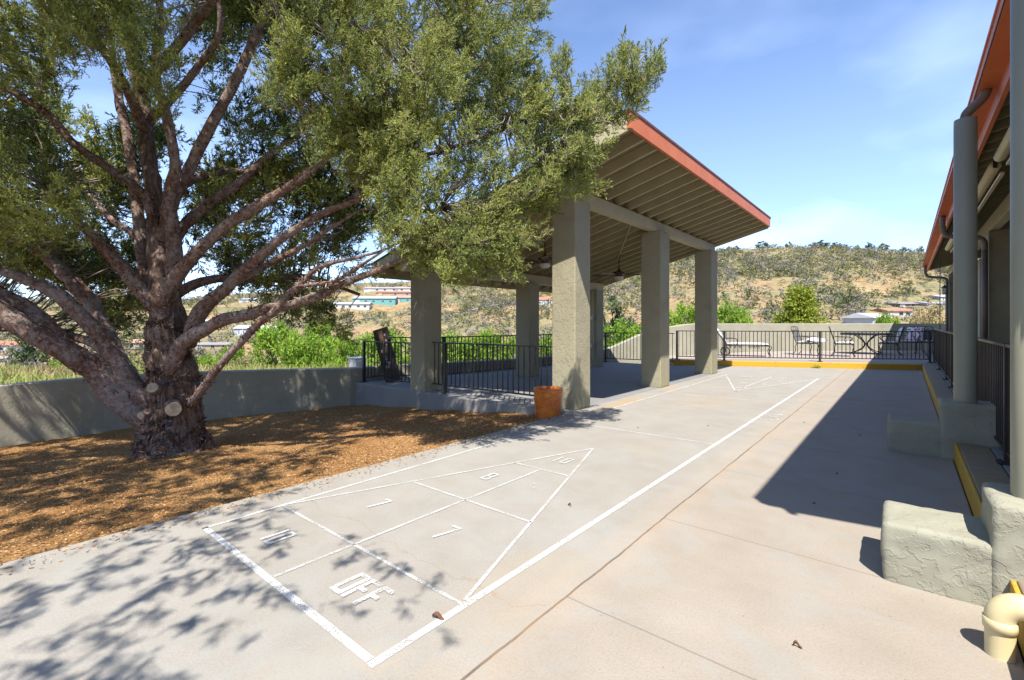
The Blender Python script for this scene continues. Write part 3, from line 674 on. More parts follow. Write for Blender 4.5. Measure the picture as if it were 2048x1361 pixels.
railing('long black picket railing along the back edge of the pavilion', [(-5.55, 4.86), (-4.62, 6.1), (-4.30, 8.6), (-4.15, 12.7), (-2.0, 13.0)], 0.0, 0.955, [(-4.62, 6.1), (-4.30, 8.6), (-4.18, 11.2), (-4.15, 12.7)], low=0.12)
railing('black picket railing along the yellow kerb in front of the patio chairs', [(-2.05, 13.35), (-0.80, 13.80), (1.45, 15.12), (3.88, 16.75)], 0.15, 1.03, [(-2.05, 13.35), (-0.80, 13.80), (1.45, 15.12), (3.88, 16.75)], low=0.10)
railing('dark brown picket railing along the raised walkway on the right', [(3.97, 2.5), (3.97, 4.35), (3.97, 6.2), (3.97, 10.0), (3.97, 16.6)], 0.165, 1.10, [(3.97, 2.5), (3.97, 4.35), (3.97, 8.0), (3.97, 10.0), (3.97, 11.5), (3.97, 14.0), (3.97, 16.6)], M['iron_brown'], low=0.09)

# ------------------------------------------------------------------ stepped stucco blocks, round pipes, PVC drain
def rough_block(boxes, name, parent, mat, amp=0.008, seg=0.02):
    """hand-plastered block: dense box surface pushed about by smooth noise, corners rounded"""
    from mathutils import noise as mnoise
    for (x0, x1, y0, y1, z0, z1) in boxes:
        bm_v, bm_f = [], []
        idx = {}
        nx_, ny_, nz_ = [max(2, int((q - p) / seg)) for p, q in ((x0, x1), (y0, y1), (z0, z1))]
        def vid(i, j, k):
            key = (i, j, k)
            if key not in idx:
                p = Vector((x0 + (x1 - x0) * i / nx_, y0 + (y1 - y0) * j / ny_, z0 + (z1 - z0) * k / nz_))
                c = Vector(((x0 + x1) / 2, (y0 + y1) / 2, (z0 + z1) / 2)); hx, hy, hz_ = (x1 - x0) / 2, (y1 - y0) / 2, (z1 - z0) / 2
                r = 0.02; q = p - c; e = Vector((max(abs(q.x) - (hx - r), 0) * (1 if q.x > 0 else -1), max(abs(q.y) - (hy - r), 0) * (1 if q.y > 0 else -1), max(abs(q.z) - (hz_ - r), 0) * (1 if q.z > 0 else -1)))
                core = q - e
                if e.length > 1e-6: q = core + e.normalized() * min(e.length, r) if e.length > r else q
                nrm = e.normalized() if e.length > 1e-6 else Vector((0, 0, 0))
                w = c + q; d = mnoise.noise(w * 6) * amp * 1.2 + mnoise.noise(w * 2.2) * amp
                ridge = mnoise.noise(Vector((w.x * 9, w.y * 9, w.z * 16)) + Vector((3, 1, 2))); d += amp * 0.5 * min(1, max(0, ridge * 9))
                idx[key] = len(bm_v); bm_v.append(tuple(w + nrm * d))
            return idx[key]
        for i in range(nx_):
            for j in range(ny_):
                bm_f.append((vid(i, j, nz_), vid(i + 1, j, nz_), vid(i + 1, j + 1, nz_), vid(i, j + 1, nz_)))
        for i in range(nx_):
            for k in range(nz_):
                bm_f.append((vid(i, 0, k), vid(i + 1, 0, k), vid(i + 1, 0, k + 1), vid(i, 0, k + 1)))
                bm_f.append((vid(i, ny_, k), vid(i, ny_, k + 1), vid(i + 1, ny_, k + 1), vid(i + 1, ny_, k)))
        for j in range(ny_):
            for k in range(nz_):
                bm_f.append((vid(0, j, k), vid(0, j, k + 1), vid(0, j + 1, k + 1), vid(0, j + 1, k)))
                bm_f.append((vid(nx_, j, k), vid(nx_, j + 1, k), vid(nx_, j + 1, k + 1), vid(nx_, j, k + 1)))
        b = MB(); b.add(bm_v, bm_f); b.build(name, mat, parent, smooth=True)
t = thing('stepped_block', 'sunlit rough stucco stepped block in the foreground beside the cream drain pipe', 'block', (0, 0, 0), group='stepped stucco blocks')
rough_block([(3.255, 3.70, 1.965, 2.36, -0.03, 0.287)], 'lower_step', t, M['stucco_block'])
rough_block([(3.64, 4.25, 1.955, 2.37, -0.03, 0.475)], 'upper_step', t, M['stucco_block'])
t = thing('stepped_block', 'shaded stucco stepped block farther along the yellow kerb', 'block', (0, 0, 0), group='stepped stucco blocks')
rough_block([(3.205, 3.66, 5.02, 5.40, -0.03, 0.32)], 'lower_step', t, M['stucco_block'], seg=0.03)
rough_block([(3.60, 4.02, 5.01, 5.41, -0.03, 0.525)], 'upper_step', t, M['stucco_block'], seg=0.03)

def round_pipe(x, y, z0, z1, label, gut):
    t = thing('drain_column', label, 'drain pipe', (x, y, z0), group='round rainwater columns under the eave')
    b = MB(); b.lathe([(0.084, 0), (0.084, z1 - z0), (0.077, z1 - z0), (0.077, z1 - z0 - 0.15)], n=40); b.build('pipe_shaft', M['pipe'], t, True)
    b = MB(); b.tube(spline([(0.0, 0, z1 - z0 - 0.12), (0.0, 0, z1 - z0 + 0.02), (0.03, 0, z1 - z0 + 0.08), (gut[0] - x - 0.03, gut[1] - y, gut[2] - z0 - 0.08), (gut[0] - x, gut[1] - y, gut[2] - z0 + 0.0)], 5), 0.042, 10)
    b.build('gutter_elbow', M['downspout'], t, True); return t
round_pipe(3.785, 5.20, 0.50, 3.22, 'round sage rainwater column standing on the farther shaded stepped block', (3.93, 5.22, 3.47))
round_pipe(3.805, 2.16, 0.45, 3.22, 'round sage rainwater column at right picture edge on the sunlit block', (3.93, 2.18, 3.47))

t = thing('drain_pipe', 'cream plastic drain elbow rising from the pavement through the kerb', 'drain pipe', (3.625, 1.575, 0))
b = MB(); b.lathe([(0.044, -0.02), (0.044, 0.13)], n=36); b.build('pipe_shaft', M['cream'], t, True)
b = MB(); b.lathe([(0.045, 0.100), (0.050, 0.102), (0.050, 0.140), (0.046, 0.142)], n=36)
arc = [(0.066 - 0.066 * cos(a), 0.0, 0.140 + 0.066 * sin(a)) for a in np.linspace(0, pi / 2, 9)]
b.tube(arc, 0.046, 28, False)
ring = lambda x0, x1, r: b.tube([(x0, 0, 0.206), (x1, 0, 0.206)], r, 28, True)
ring(0.066, 0.100, 0.050)
b.build('elbow', M['cream'], t, True)
b = MB(); b.tube([(0.100, 0, 0.206), (0.5, 0.0, 0.212)], 0.044, 28); b.build('branch_pipe', M['cream'], t, True)

# ------------------------------------------------------------------ long building on the right
bd = thing('long_building', 'long low building with red eave, gutter, piers and shaded walkway', 'building')
EX, EZ, EY0, EY1 = 3.87, 3.60, 0.90, 23.9
def erz(x): return 3.36 + 0.25 * (x - 4.05)
b = MB(); b.box(EX, EX + 0.012, EY0, EY1, 3.47, 3.62); b.box(EX + 0.012, EX + 0.13, EY0, EY1, 3.466, 3.478); b.box(EX - 0.012, EX + 0.002, EY0, EY1, 3.60, 3.625); b.build('gutter', M['red'], bd)
b = MB(); b.box(EX + 0.13, EX + 0.17, EY0, EY1, 3.30, 3.62); b.build('fascia', M['red'], bd, bevel=0.004)
b = MB(); b.box(EX - 0.008, EX + 0.10, EY0 + 0.01, EY1 - 0.01, 3.478, 3.49); b.build('gutter_floor', M['roofing'], bd)
for i in range(57):
    y = EY0 + 0.02 + i * 0.413
    b = MB(); b.add([(x, yy, erz(x) + dz) for dz in (0, 0.13) for yy in (y, y + 0.04) for x in (EX + 0.172, 6.9)], BF); b.build('rafter', M['deck'], bd)
b = MB(); b.add([(x, yy, erz(x) + dz) for dz in (0.132, 0.16) for yy in (EY0, EY1) for x in (EX + 0.172, 10.5)], BF); b.build('soffit_boards', M['deck'], bd)
b = MB(); b.add([(x, yy, erz(x) + dz) for dz in (0.165, 0.25) for yy in (EY0 - 0.03, EY1 + 0.03) for x in (EX + 0.05, 10.5)], BF); b.build('roof', M['roofing'], bd)
b = MB(); b.box(4.62, 4.76, EY0 + 0.1, EY1 - 0.1, 3.10, 3.36); b.build('beam', M['trim'], bd, bevel=0.006)
for y0, y1, x1 in ((12.1, 12.6, 5.3), (7.0, 7.5, 5.3), (23.0, 23.5, 5.2), (1.6, 2.1, 5.3), (17.6, 18.1, 5.3)):
    b = MB(); b.box(4.60 if y0 != 17.6 else 4.95, x1, y0, y1, 0.15, 3.095); b.build('pier', M['stucco'], bd, bevel=0.015)
b = MB(); b.box(6.2, 6.4, 0.8, 23.7, 0.15, 3.85); wl_ = b.build('wall', M['stucco'], bd)
for y in (3.2, 6.4, 9.6, 14.5, 19.0):
    b = MB(); b.box(6.15, 6.199, y, y + 1.5, 1.1, 2.3); w_ = b.build('window', M['darkglass'], bd)
    b = MB(); b.box(6.13, 6.149, y - 0.05, y, 1.05, 2.35); b.box(6.13, 6.149, y + 1.5, y + 1.55, 1.05, 2.35); b.box(6.13, 6.149, y, y + 1.5, 2.3, 2.35); b.box(6.13, 6.149, y, y + 1.5, 1.05, 1.1); b.build('frame', M['trim'], w_)
# downspouts: from the gutter, under the soffit, down the pier face
for y in (12.0, 22.9):
    b = MB(); b.tube(spline([(EX + 0.06, y, 3.46), (EX + 0.06, y, 3.25), (EX + 0.10, y, 3.08), (EX + 0.2, y, 3.03), (4.2, y, 3.0), (4.43, y, 2.97), (4.53, y, 2.88), (4.54, y, 2.7)], 4), 0.047, 12)
    b.tube([(4.54, y, 2.72), (4.54, y, 0.3)], 0.047, 12); b.build('downspout', M['downspout'], bd, True)
# roller shade tubes hung under the eave (things hung from the building)
for y0, y1, lab in ((2.2, 6.9, 'near cream roller shade tube under the right eave'), (7.3, 12.0, 'middle cream roller shade tube under the right eave'), (12.3, 15.8, 'far cream roller shade tube under the right eave')):
    t = thing('roller_shade', lab, 'shade', (4.20, (y0 + y1) / 2, 3.23), group='rolled shades under the eave')
    h = (y1 - y0) / 2
    b = MB(); b.tube([(0, -h, 0), (0, h, 0)], 0.058, 20); b.build('rolled_fabric', M['cream'], t, True)
    b = MB(); b.box(0.045, 0.085, -h + 0.02, h - 0.02, -0.115, -0.085); b.build('hem_bar', M['cream'], t, bevel=0.004)
    b = MB(); b.box(-0.02, 0.02, -h - 0.012, -h + 0.0, -0.03, 0.13); b.box(-0.02, 0.02, h, h + 0.012, -0.03, 0.13); b.build('bracket', M['iron'], t)

# hanging lantern on bracket, rain chain
p = at(1889, 582, 16.8); lx, ly, lz = p
t = thing('wall_lantern', 'small black lantern hanging from a bracket on the far pier', 'lantern', (lx, ly, lz))
b = MB(); b.lathe([(0, 0.20), (0.03, 0.18), (0.09, 0.12), (0.10, 0.10), (0.0, 0.10)], n=6); b.build('cap', M['iron'], t)
b = MB(); b.lathe([(0.075, 0.10), (0.05, -0.10)], n=6); b.build('glass', M['glass_globe'], t)
b = MB()
for k in range(6):
    a = pi / 3 * k; b.bar((0.077 * cos(a), 0.077 * sin(a), 0.1), (0.052 * cos(a), 0.052 * sin(a), -0.1), 0.008, 0.008)
b.lathe([(0.055, -0.1), (0.055, -0.12), (0, -0.13)], n=6); b.tube(spline([(0, 0, 0.19), (0.0, 0.1, 0.30), (0.12, 0.3, 0.30), (0.28, 0.55, 0.22)], 4), 0.012, 6); b.build('frame', M['iron'], t)
t = thing('rain_chain', 'thin dark rain chain hanging from the far eave', 'chain', (4.12, 17.5, 3.2))
b = MB()
for k in range(58): b.lathe([(0.012, 0), (0.016, 0.012), (0.012, 0.026)], (0, 0, -0.05 * k - 0.05), 6)
b.tube([(0, 0, 0.05), (0, 0, -2.95)], 0.006, 5); b.build('links', M['iron'], t)

# ------------------------------------------------------------------ glazed pot
def pot_mat():
    m, nt, ln, b = new_mat('orange_glaze', 0.28, 0.5)
    T = nt.new('ShaderNodeTexCoord').outputs['Object']; s = nt.new('ShaderNodeSeparateXYZ'); ln.new(T, s.inputs[0])
    at_ = nt.new('ShaderNodeMath'); at_.operation = 'ARCTAN2'; ln.new(s.outputs['Y'], at_.inputs[0]); ln.new(s.outputs['X'], at_.inputs[1])
    a = mmul(nt, ln, at_.outputs[0], 3.0); z = mmul(nt, ln, s.outputs['Z'], 36.0)
    def tri(x):
        q = nt.new('ShaderNodeMath'); q.operation = 'SINE'; ln.new(x, q.inputs[0]); w = nt.new('ShaderNodeMath'); w.operation = 'ABSOLUTE'; ln.new(q.outputs[0], w.inputs[0]); return w.outputs[0]
    d = mmul(nt, ln, tri(mmul(nt, ln, a, z, 'ADD')), tri(mmul(nt, ln, a, z, 'SUBTRACT')), 'MINIMUM')
    r = ramp(nt, [(0.0, (0, 0, 0)), (0.25, (1, 1, 1))]); ln.new(d, r.inputs['Fac'])
    n = noise(nt, ln, 7, 5, 0.6, T); rc = ramp(nt, [(0.3, (0.42, 0.10, 0.015)), (0.7, (0.72, 0.21, 0.03))]); ln.new(n.outputs['Fac'], rc.inputs['Fac'])
    ln.new(rc.outputs[0], b.inputs['Base Color']); bump(nt, ln, b, r.outputs[0], 0.6, 0.012); return m
M['pot'] = pot_mat()
t = thing('glazed_pot', 'orange glazed ceramic pot with lattice pattern beside the front column', 'pot', (-0.50, 4.36, -0.055))
b = MB(); b.lathe([(0, 0), (0.145, 0.0), (0.158, 0.02), (0.165, 0.12), (0.176, 0.28), (0.182, 0.34), (0.184, 0.355), (0.182, 0.375), (0.168, 0.378), (0.162, 0.34), (0.150, 0.10), (0, 0.09)], n=48)
b.build('pot_body', M['pot'], t, True); t.scale = (1.12, 1.12, 1.12)

# ------------------------------------------------------------------ leaning board behind the corner railing
pa, pb_ = Vector((-5.42, 4.98, 1.15)), Vector((-5.10, 5.10, 0.01)); 
t = thing('leaning_board', 'narrow dark wooden board with inset panel leaning behind the corner railing', 'board', pb_)
dz_ = (pa - pb_).normalized(); xa = Vector((0.90, 0.44, 0)); xa = (xa - dz_ * xa.dot(dz_)).normalized(); ya = dz_.cross(xa)
MX = Matrix((xa, ya, dz_)).transposed().to_4x4(); L_ = (pa - pb_).length
M['boardwood'] = plain('dark_board', (0.05, 0.038, 0.03), (0.03, 0.024, 0.02), 12, 0.6); M['boardpanel'] = plain('board_panel', (0.20, 0.11, 0.06), (0.14, 0.08, 0.045), 8, 0.6)
b = MB(); b.box(-0.17, 0.17, -0.03, 0.03, 0, L_, MX); b.build('board', M['boardwood'], t, bevel=0.005)
b = MB(); b.box(-0.05, 0.04, -0.036, 0.036, L_ - 0.30, L_ - 0.05, MX); b.build('panel', M['boardpanel'], t)
b = MB()
for k in range(14):
    x, z = random.uniform(-0.1, 0.1), random.uniform(0.25, 0.85) * L_; b.box(x, x + 0.035, -0.0345 - 0.0001 * k, 0.0345 + 0.0001 * k, z, z + random.uniform(0.02, 0.06), MX)
b.build('sticker', M['grey_metal'], t)

# ------------------------------------------------------------------ wrought-iron furniture on the patio (local +Y is the way a seat faces)
def cushion(b, x0, x1, y0, y1, z, th, tilt=0.0, M4=None):
    nx_, ny_ = 8, 8; vs, fs = [], []
    for side in (1, -1):
        for i in range(nx_ + 1):
            for j in range(ny_ + 1):
                a, c = 2 * i / nx_ - 1, 2 * j / ny_ - 1; h = th / 2 * max(0, (1 - abs(a) ** 5)) ** 0.5 * max(0, (1 - abs(c) ** 5)) ** 0.5 * (1 - 0.18 * (abs(sin(a * 4)) * abs(cos(c * 4))))
                vs.append((x0 + (x1 - x0) * (a + 1) / 2, y0 + (y1 - y0) * (c + 1) / 2, z + side * h))
    m = (nx_ + 1) * (ny_ + 1)
    for i in range(nx_):
        for j in range(ny_):
            q = [i * (ny_ + 1) + j, (i + 1) * (ny_ + 1) + j, (i + 1) * (ny_ + 1) + j + 1, i * (ny_ + 1) + j + 1]
            fs.append(tuple(q)); fs.append(tuple(m + k for k in q[::-1]))
    if M4 is not None: vs = [tuple(M4 @ Vector(p)) for p in vs]
    b.add(vs, fs)
M['floral'] = None
def floral_mat():
    m, nt, ln, b = new_mat('floral_fabric', 0.9, 0.1)
    vo = nt.new('ShaderNodeTexVoronoi'); vo.inputs['Scale'].default_value = 16; ln.new(obc(nt), vo.inputs['Vector'])
    r = ramp(nt, [(0.25, (0.10, 0.05, 0.07)), (0.4, (0.35, 0.16, 0.20)), (0.5, (0.66, 0.62, 0.62))]); ln.new(vo.outputs['Distance'], r.inputs['Fac']); ln.new(r.outputs[0], b.inputs['Base Color']); return m
M['floral'] = floral_mat()
M['mesh_seat'] = plain('iron_mesh', (0.16, 0.155, 0.15), (0.10, 0.10, 0.10), 60, 0.6)

def make_chair(label, fabric=None, back_cushion=False, leg_mat=None):
    t = thing('patio_chair', label, 'chair', group='wrought iron patio chairs'); im = M['iron']
    for s in (-1, 1):
        b = MB(); b.tube(spline([(s * 0.25, 0.22, 0.40), (s * 0.27, 0.27, 0.33), (s * 0.26, 0.24, 0.20), (s * 0.27, 0.25, 0.08), (s * 0.29, 0.31, 0.012)], 4), 0.013, 6); b.build('leg', im, t, True)
        b = MB(); b.tube(spline([(s * 0.22, -0.22, 0.40), (s * 0.23, -0.27, 0.28), (s * 0.23, -0.26, 0.14), (s * 0.25, -0.36, 0.012)], 4), 0.013, 6); b.build('leg', im, t, True)
        b = MB(); b.tube(spline([(s * 0.24, -0.25, 0.66), (s * 0.29, -0.1, 0.655), (s * 0.31, 0.12, 0.65), (s * 0.31, 0.23, 0.61), (s * 0.29, 0.20, 0.55), (s * 0.27, 0.16, 0.50), (s * 0.26, 0.2, 0.41)], 4), 0.012, 6)
        b.tube(spline([(s * 0.30, 0.05, 0.64), (s * 0.29, 0.0, 0.55), (s * 0.27, 0.06, 0.46), (s * 0.26, -0.02, 0.41)], 4), 0.007, 5); b.build('armrest', im, t, True)
    b = MB(); b.tube(spline([(-0.26, 0.24, 0.41), (0, 0.27, 0.41), (0.26, 0.24, 0.41), (0.25, 0, 0.41), (0.22, -0.23, 0.41), (0, -0.25, 0.41), (-0.22, -0.23, 0.41), (-0.25, 0, 0.41), (-0.26, 0.24, 0.41)], 3), 0.012, 6); b.build('seat_frame', im, t, True)
    b = MB(); b.prism([(-0.25, 0.23), (0.25, 0.23), (0.21, -0.22), (-0.21, -0.22)], 0.402, 0.408); b.build('seat', M['mesh_seat'], t)
    yb = lambda z: -0.24 - 0.30 * (z - 0.41)
    b = MB(); b.tube(spline([(-0.22, yb(.41), .41), (-0.235, yb(.7), .7), (-0.25, yb(.93), .93), (-0.12, yb(1.0), 1.0), (0, yb(.98), .98), (0.12, yb(1.0), 1.0), (0.25, yb(.93), .93), (0.235, yb(.7), .7), (0.22, yb(.41), .41)], 4), 0.012, 6)
    for s in (-1, 1): b.tube(spline([(s * 0.03, yb(.98), .98), (s * 0.10, yb(.93), .94), (s * 0.13, yb(.88), .90), (s * 0.07, yb(.87), .88), (s * 0.06, yb(.91), .91)], 4), 0.008, 5)
    b.tube([(-0.24, yb(.86), .86), (0.24, yb(.86), .86)], 0.008, 5); b.build('back_frame', im, t, True)
    b = MB(); b.add([(-0.225, yb(.47), .47), (0.225, yb(.47), .47), (0.24, yb(.86), .86), (-0.24, yb(.86), .86), (-0.225, yb(.47) - .006, .47), (0.225, yb(.47) - .006, .47), (0.24, yb(.86) - .006, .86), (-0.24, yb(.86) - .006, .86)],
                    [(0, 1, 2, 3), (7, 6, 5, 4), (0, 4, 5, 1), (2, 6, 7, 3), (1, 5, 6, 2), (0, 3, 7, 4)]); b.build('backrest', M['mesh_seat'], t)
    if fabric is not None:
        b = MB(); cushion(b, -0.26, 0.26, -0.23, 0.29, 0.455, 0.09); b.build('seat_cushion', fabric, t, True)
    if back_cushion:
        R = Matrix.Translation((0, -0.22, 0.47)) @ Matrix.Rotation(radians(90 + 16), 4, 'X')
        b = MB(); cushion(b, -0.25, 0.25, 0.0, 0.52, 0.0, 0.10, M4=R); b.build('back_cushion', fabric, t, True)
    return t
def place(t, u, tt, rz): p = at(u, CV, tt); t.location = (p[0], p[1], 0.152); t.rotation_euler.z = rz
RIGHT = YAW - pi / 2; LEFT = YAW + pi / 2
c = make_chair('patio chair with a white seat cushion and grey mesh back, left of the table', M['cushion']); place(c, 1613, 16.4, RIGHT - 0.95)
t = thing('folded_cushion', 'thick white cushion folded on top of the left patio chair', 'cushion'); place(t, 1620, 16.35, RIGHT - 0.9); t.location.z = 0.152
b = MB(); cushion(b, -0.27, 0.27, -0.10, 0.42, 0.56, 0.13, M4=Matrix.Rotation(0.10, 4, 'Y') @ Matrix.Rotation(-0.12, 4, 'X')); b.build('cushion_cover', M['cushion'], t, True)
c = make_chair('patio chair facing right toward the round table with white seat cushion', M['cushion']); place(c, 1688, 15.8, RIGHT - 0.62)
c = make_chair('patio chair facing left with tall back cushion, half in shade right of the table', M['cushion'], True); place(c, 1777, 16.4, LEFT - 0.60)
c = make_chair('patio chair with patterned floral cushions in the shade', M['floral'], True); place(c, 1822, 17.3, LEFT + 0.5)
c = make_chair('shaded patio chair with patterned seat in the corner by the walkway railing', M['floral']); place(c, 1849, 17.3, LEFT + 0.9)

t = thing('patio_table', 'round dark metal mesh patio table on curved iron legs', 'table'); place(t, 1732, 17.1, YAW)
b = MB(); b.lathe([(0.0, 0.765), (0.76, 0.765), (0.775, 0.75), (0.775, 0.69), (0.76, 0.685), (0.745, 0.72), (0.0, 0.725)], n=48); b.build('tabletop', M['iron'], t)
for k in range(4):
    a = pi / 2 * k; R = lambda r, z: (r * cos(a), r * sin(a), z)
    b = MB(); b.tube(spline([R(0.50, 0.72), R(0.30, 0.62), R(0.10, 0.45), R(0.055, 0.36), R(0.10, 0.25), R(0.30, 0.12), R(0.50, 0.06), R(0.58, 0.012)], 5), 0.018, 6); b.build('leg', M['iron'], t, True)
b = MB(); b.lathe([(0.0, 0.39), (0.06, 0.385), (0.07, 0.36), (0.06, 0.335), (0, 0.33)], n=14); b.build('hub', M['iron'], t, True)

t = thing('chaise_lounge', 'white cushioned wrought iron chaise lounge with raised back beside far column', 'lounger'); place(t, 1480, 16.0, RIGHT - 0.42)
b = MB(); b.tube([(-0.3, -0.45, 0.36), (-0.3, 0.85, 0.36), (0.3, 0.85, 0.36), (0.3, -0.45, 0.36), (-0.3, -0.45, 0.36)], 0.014, 6)
b.tube([(-0.3, -0.40, 0.36), (-0.3, -0.85, 1.0), (0.3, -0.85, 1.0), (0.3, -0.40, 0.36)], 0.014, 6)
for s in (-1, 1):
    for y in (-0.3, -0.15, 0.0, 0.3, 0.42, 0.54): b.tube([(s * 0.3 + 0.03 * cos(a), y + 0.03 * sin(a), 0.31 + 0.03 * cos(a)) for a in np.linspace(0, 2 * pi, 9)], 0.007, 5)
b.build('frame', M['iron'], t, True)
for s in (-1, 1):
    b = MB(); b.tube(spline([(s * 0.3, 0.82, 0.36), (s * 0.32, 0.92, 0.33), (s * 0.30, 0.86, 0.18), (s * 0.31, 0.9, 0.012)], 4), 0.013, 6); b.build('leg', M['iron'], t, True)
    b = MB(); b.tube([(s * 0.3, -0.42, 0.36), (s * 0.3, -0.46, 0.16)], 0.013, 6); b.build('leg', M['iron'], t, True)
    b = MB(); b.tube([(s * 0.31, -0.46 + 0.14 * cos(a), 0.15 + 0.14 * sin(a)) for a in np.linspace(0, 2 * pi, 21)], 0.012, 6)
    for a in np.linspace(0, pi, 5)[:-1]: b.tube([(s * 0.31, -0.46 + 0.14 * cos(a), 0.15 + 0.14 * sin(a)), (s * 0.31, -0.46 - 0.14 * cos(a), 0.15 - 0.14 * sin(a))], 0.005, 5)
    b.build('wheel', M['iron'], t, True)
    b = MB(); b.tube(spline([(s * 0.32, -0.50, 0.58), (s * 0.34, -0.3, 0.60), (s * 0.34, -0.12, 0.58), (s * 0.33, -0.08, 0.5), (s * 0.31, -0.12, 0.37)], 4), 0.011, 6); b.build('armrest', M['iron'], t, True)
b = MB(); cushion(b, -0.29, 0.29, -0.42, 0.86, 0.415, 0.10); b.build('seat_cushion', M['cushion'], t, True)
b = MB(); cushion(b, -0.29, 0.29, 0.0, 0.80, 0.0, 0.11, M4=Matrix.Translation((0, -0.38, 0.40)) @ Matrix.Rotation(radians(90 + 35), 4, 'X')); b.build('back_cushion', M['cushion'], t, True)

# ------------------------------------------------------------------ small things on the slab
def leaf(x, y, L, rz, label, name='dry_leaf', cat='leaf', w=0.4, mat=None):
    t = MB(); n_ = 7; vs = []
    for i in range(n_ + 1):
        s = i / n_; ww = L * w * (sin(pi * s) ** 0.8 if 0 < s < 1 else 0.03)
        for k in (-1, 0, 1): vs.append((s * L - L / 2, k * ww / 2, 0.006 + 0.012 * abs(k) + 0.01 * sin(s * 5)))
    t.add(vs, [(i * 3 + k, (i + 1) * 3 + k, (i + 1) * 3 + k + 1, i * 3 + k + 1) for i in range(n_) for k in range(2)])
    o = t.build(name, mat or M['dryleaf'], smooth=True); o.location = (x, y, 0.001); o.rotation_euler.z = rz
    so = o.modifiers.new('thick', 'SOLIDIFY'); so.thickness = 0.0012
    return tag(o, label, cat)
M['dryleaf'] = plain('dry_leaf', (0.20, 0.10, 0.05), (0.12, 0.06, 0.03), 12, 0.8)
leaf(1.80, 0.33, 0.055, 0.4, 'curled brown leaf on the white side line in the foreground')
leaf(1.55, 1.75, 0.05, 2.6, 'thin brown needle on the court near the right triangle line', w=0.08)
leaf(3.02, 1.12, 0.03, 0.2, 'tiny dry twig lying on the lane left of the cream drain pipe', w=0.1)
CONE = ['tiny cone on the court near the first dead line, left', 'tiny cone on the court just behind the near triangle tip line', 'tiny cone on the court close to the right side line', 'tiny cone in the shade of the right eave, farther one',
        'tiny cone on the lane right of the paint scuffs', 'tiny cone in the eave shadow level with the far block', 'tiny cone near the corner of the eave shadow', 'tiny cone before the far scoring triangle tip']
for k, (x, y) in enumerate(((0.47, 4.6), (0.85, 4.35), (1.47, 5.0), (2.95, 5.6), (2.35, 6.0), (2.9, 3.8), (2.85, 2.9), (0.95, 8.3))):
    b = MB(); b.lathe([(0, 0), (0.008, 0.002), (0.009, 0.007), (0.004, 0.011), (0, 0.012)], n=7); o = b.build('seed_cone', M['dryleaf']); o.location = (x, y, 0.0); o.rotation_euler.z = k
    tag(o, CONE[k], 'cone', 'fallen cones on the pavement')
# weed in the kerb joint
P = np.array([[1.42, 14.66, 0.0]] * 60) + RNG.normal(size=(60, 3)) * np.array([0.05, 0.03, 0.0]); D = unit(RNG.normal(size=(60, 3)) * 0.7 + np.array([0, -0.3, 1]))
o = quads_obj('weed', blades(P, D, RNG.uniform(0.05, 0.13, 60), np.full(60, 0.015), 0.3), RNG.uniform(0.3, 0.8, 60), M['willow']); tag(o, 'small green weed growing in the joint of the yellow patio kerb', 'weed')

# ------------------------------------------------------------------ the big juniper
tree = thing('juniper_tree', 'big spreading juniper tree with shaggy trunk and sawn limb stubs in the mulch bed', 'tree', tuple(at(345, 905, 5.55)))
base = np.array(tree.location)
def local(P): return np.asarray(P) - base
LIMBS = []   # world polylines with radii
def limb(name, pts, mat, n=12, k=6, jit=0.0, keep=True, wob=0.012):
    Q = np.array([list(at(u, v, t)) + [r * t / F] for u, v, t, r in pts])
    S = spline(Q, k); W = RNG.normal(size=(len(S), 3)); W = (W + np.roll(W, 1, 0) + np.roll(W, -1, 0)) / 3
    S[:, :3] += W * S[:, 3:4] * wob * 10; S[:, 3] = np.maximum(S[:, 3], 0.004) * (1 + RNG.normal(size=len(S)) * 0.04)
    b = MB(); b.tube(local(S[:, :3]), S[:, 3], n, jit=jit); o = b.build(name, mat, tree, True)
    if keep: LIMBS.append(S)
    return o, S
o, TR = limb('trunk', [(350, 1000, 5.55, 82.2), (349, 955, 5.55, 77.4), (348, 922, 5.55, 66.4), (346, 895, 5.55, 56.9), (344, 865, 5.55, 50.6), (342, 820, 5.55, 49.8), (344, 770, 5.55, 41.9), (341, 710, 5.55, 36.3), (334, 650, 5.55, 31.6), (326, 580, 5.55, 26.9), (319, 500, 5.6, 19.8), (312, 420, 5.65, 15.8), (300, 320, 5.7, 13.4), (285, 210, 5.8, 12.6), (262, 90, 5.9, 11.9), (240, -60, 6.0, 17.4), (225, -260, 6.1, 11.9), (230, -480, 6.2, 5.5)], M['bark'], 26, 8, 0.045)
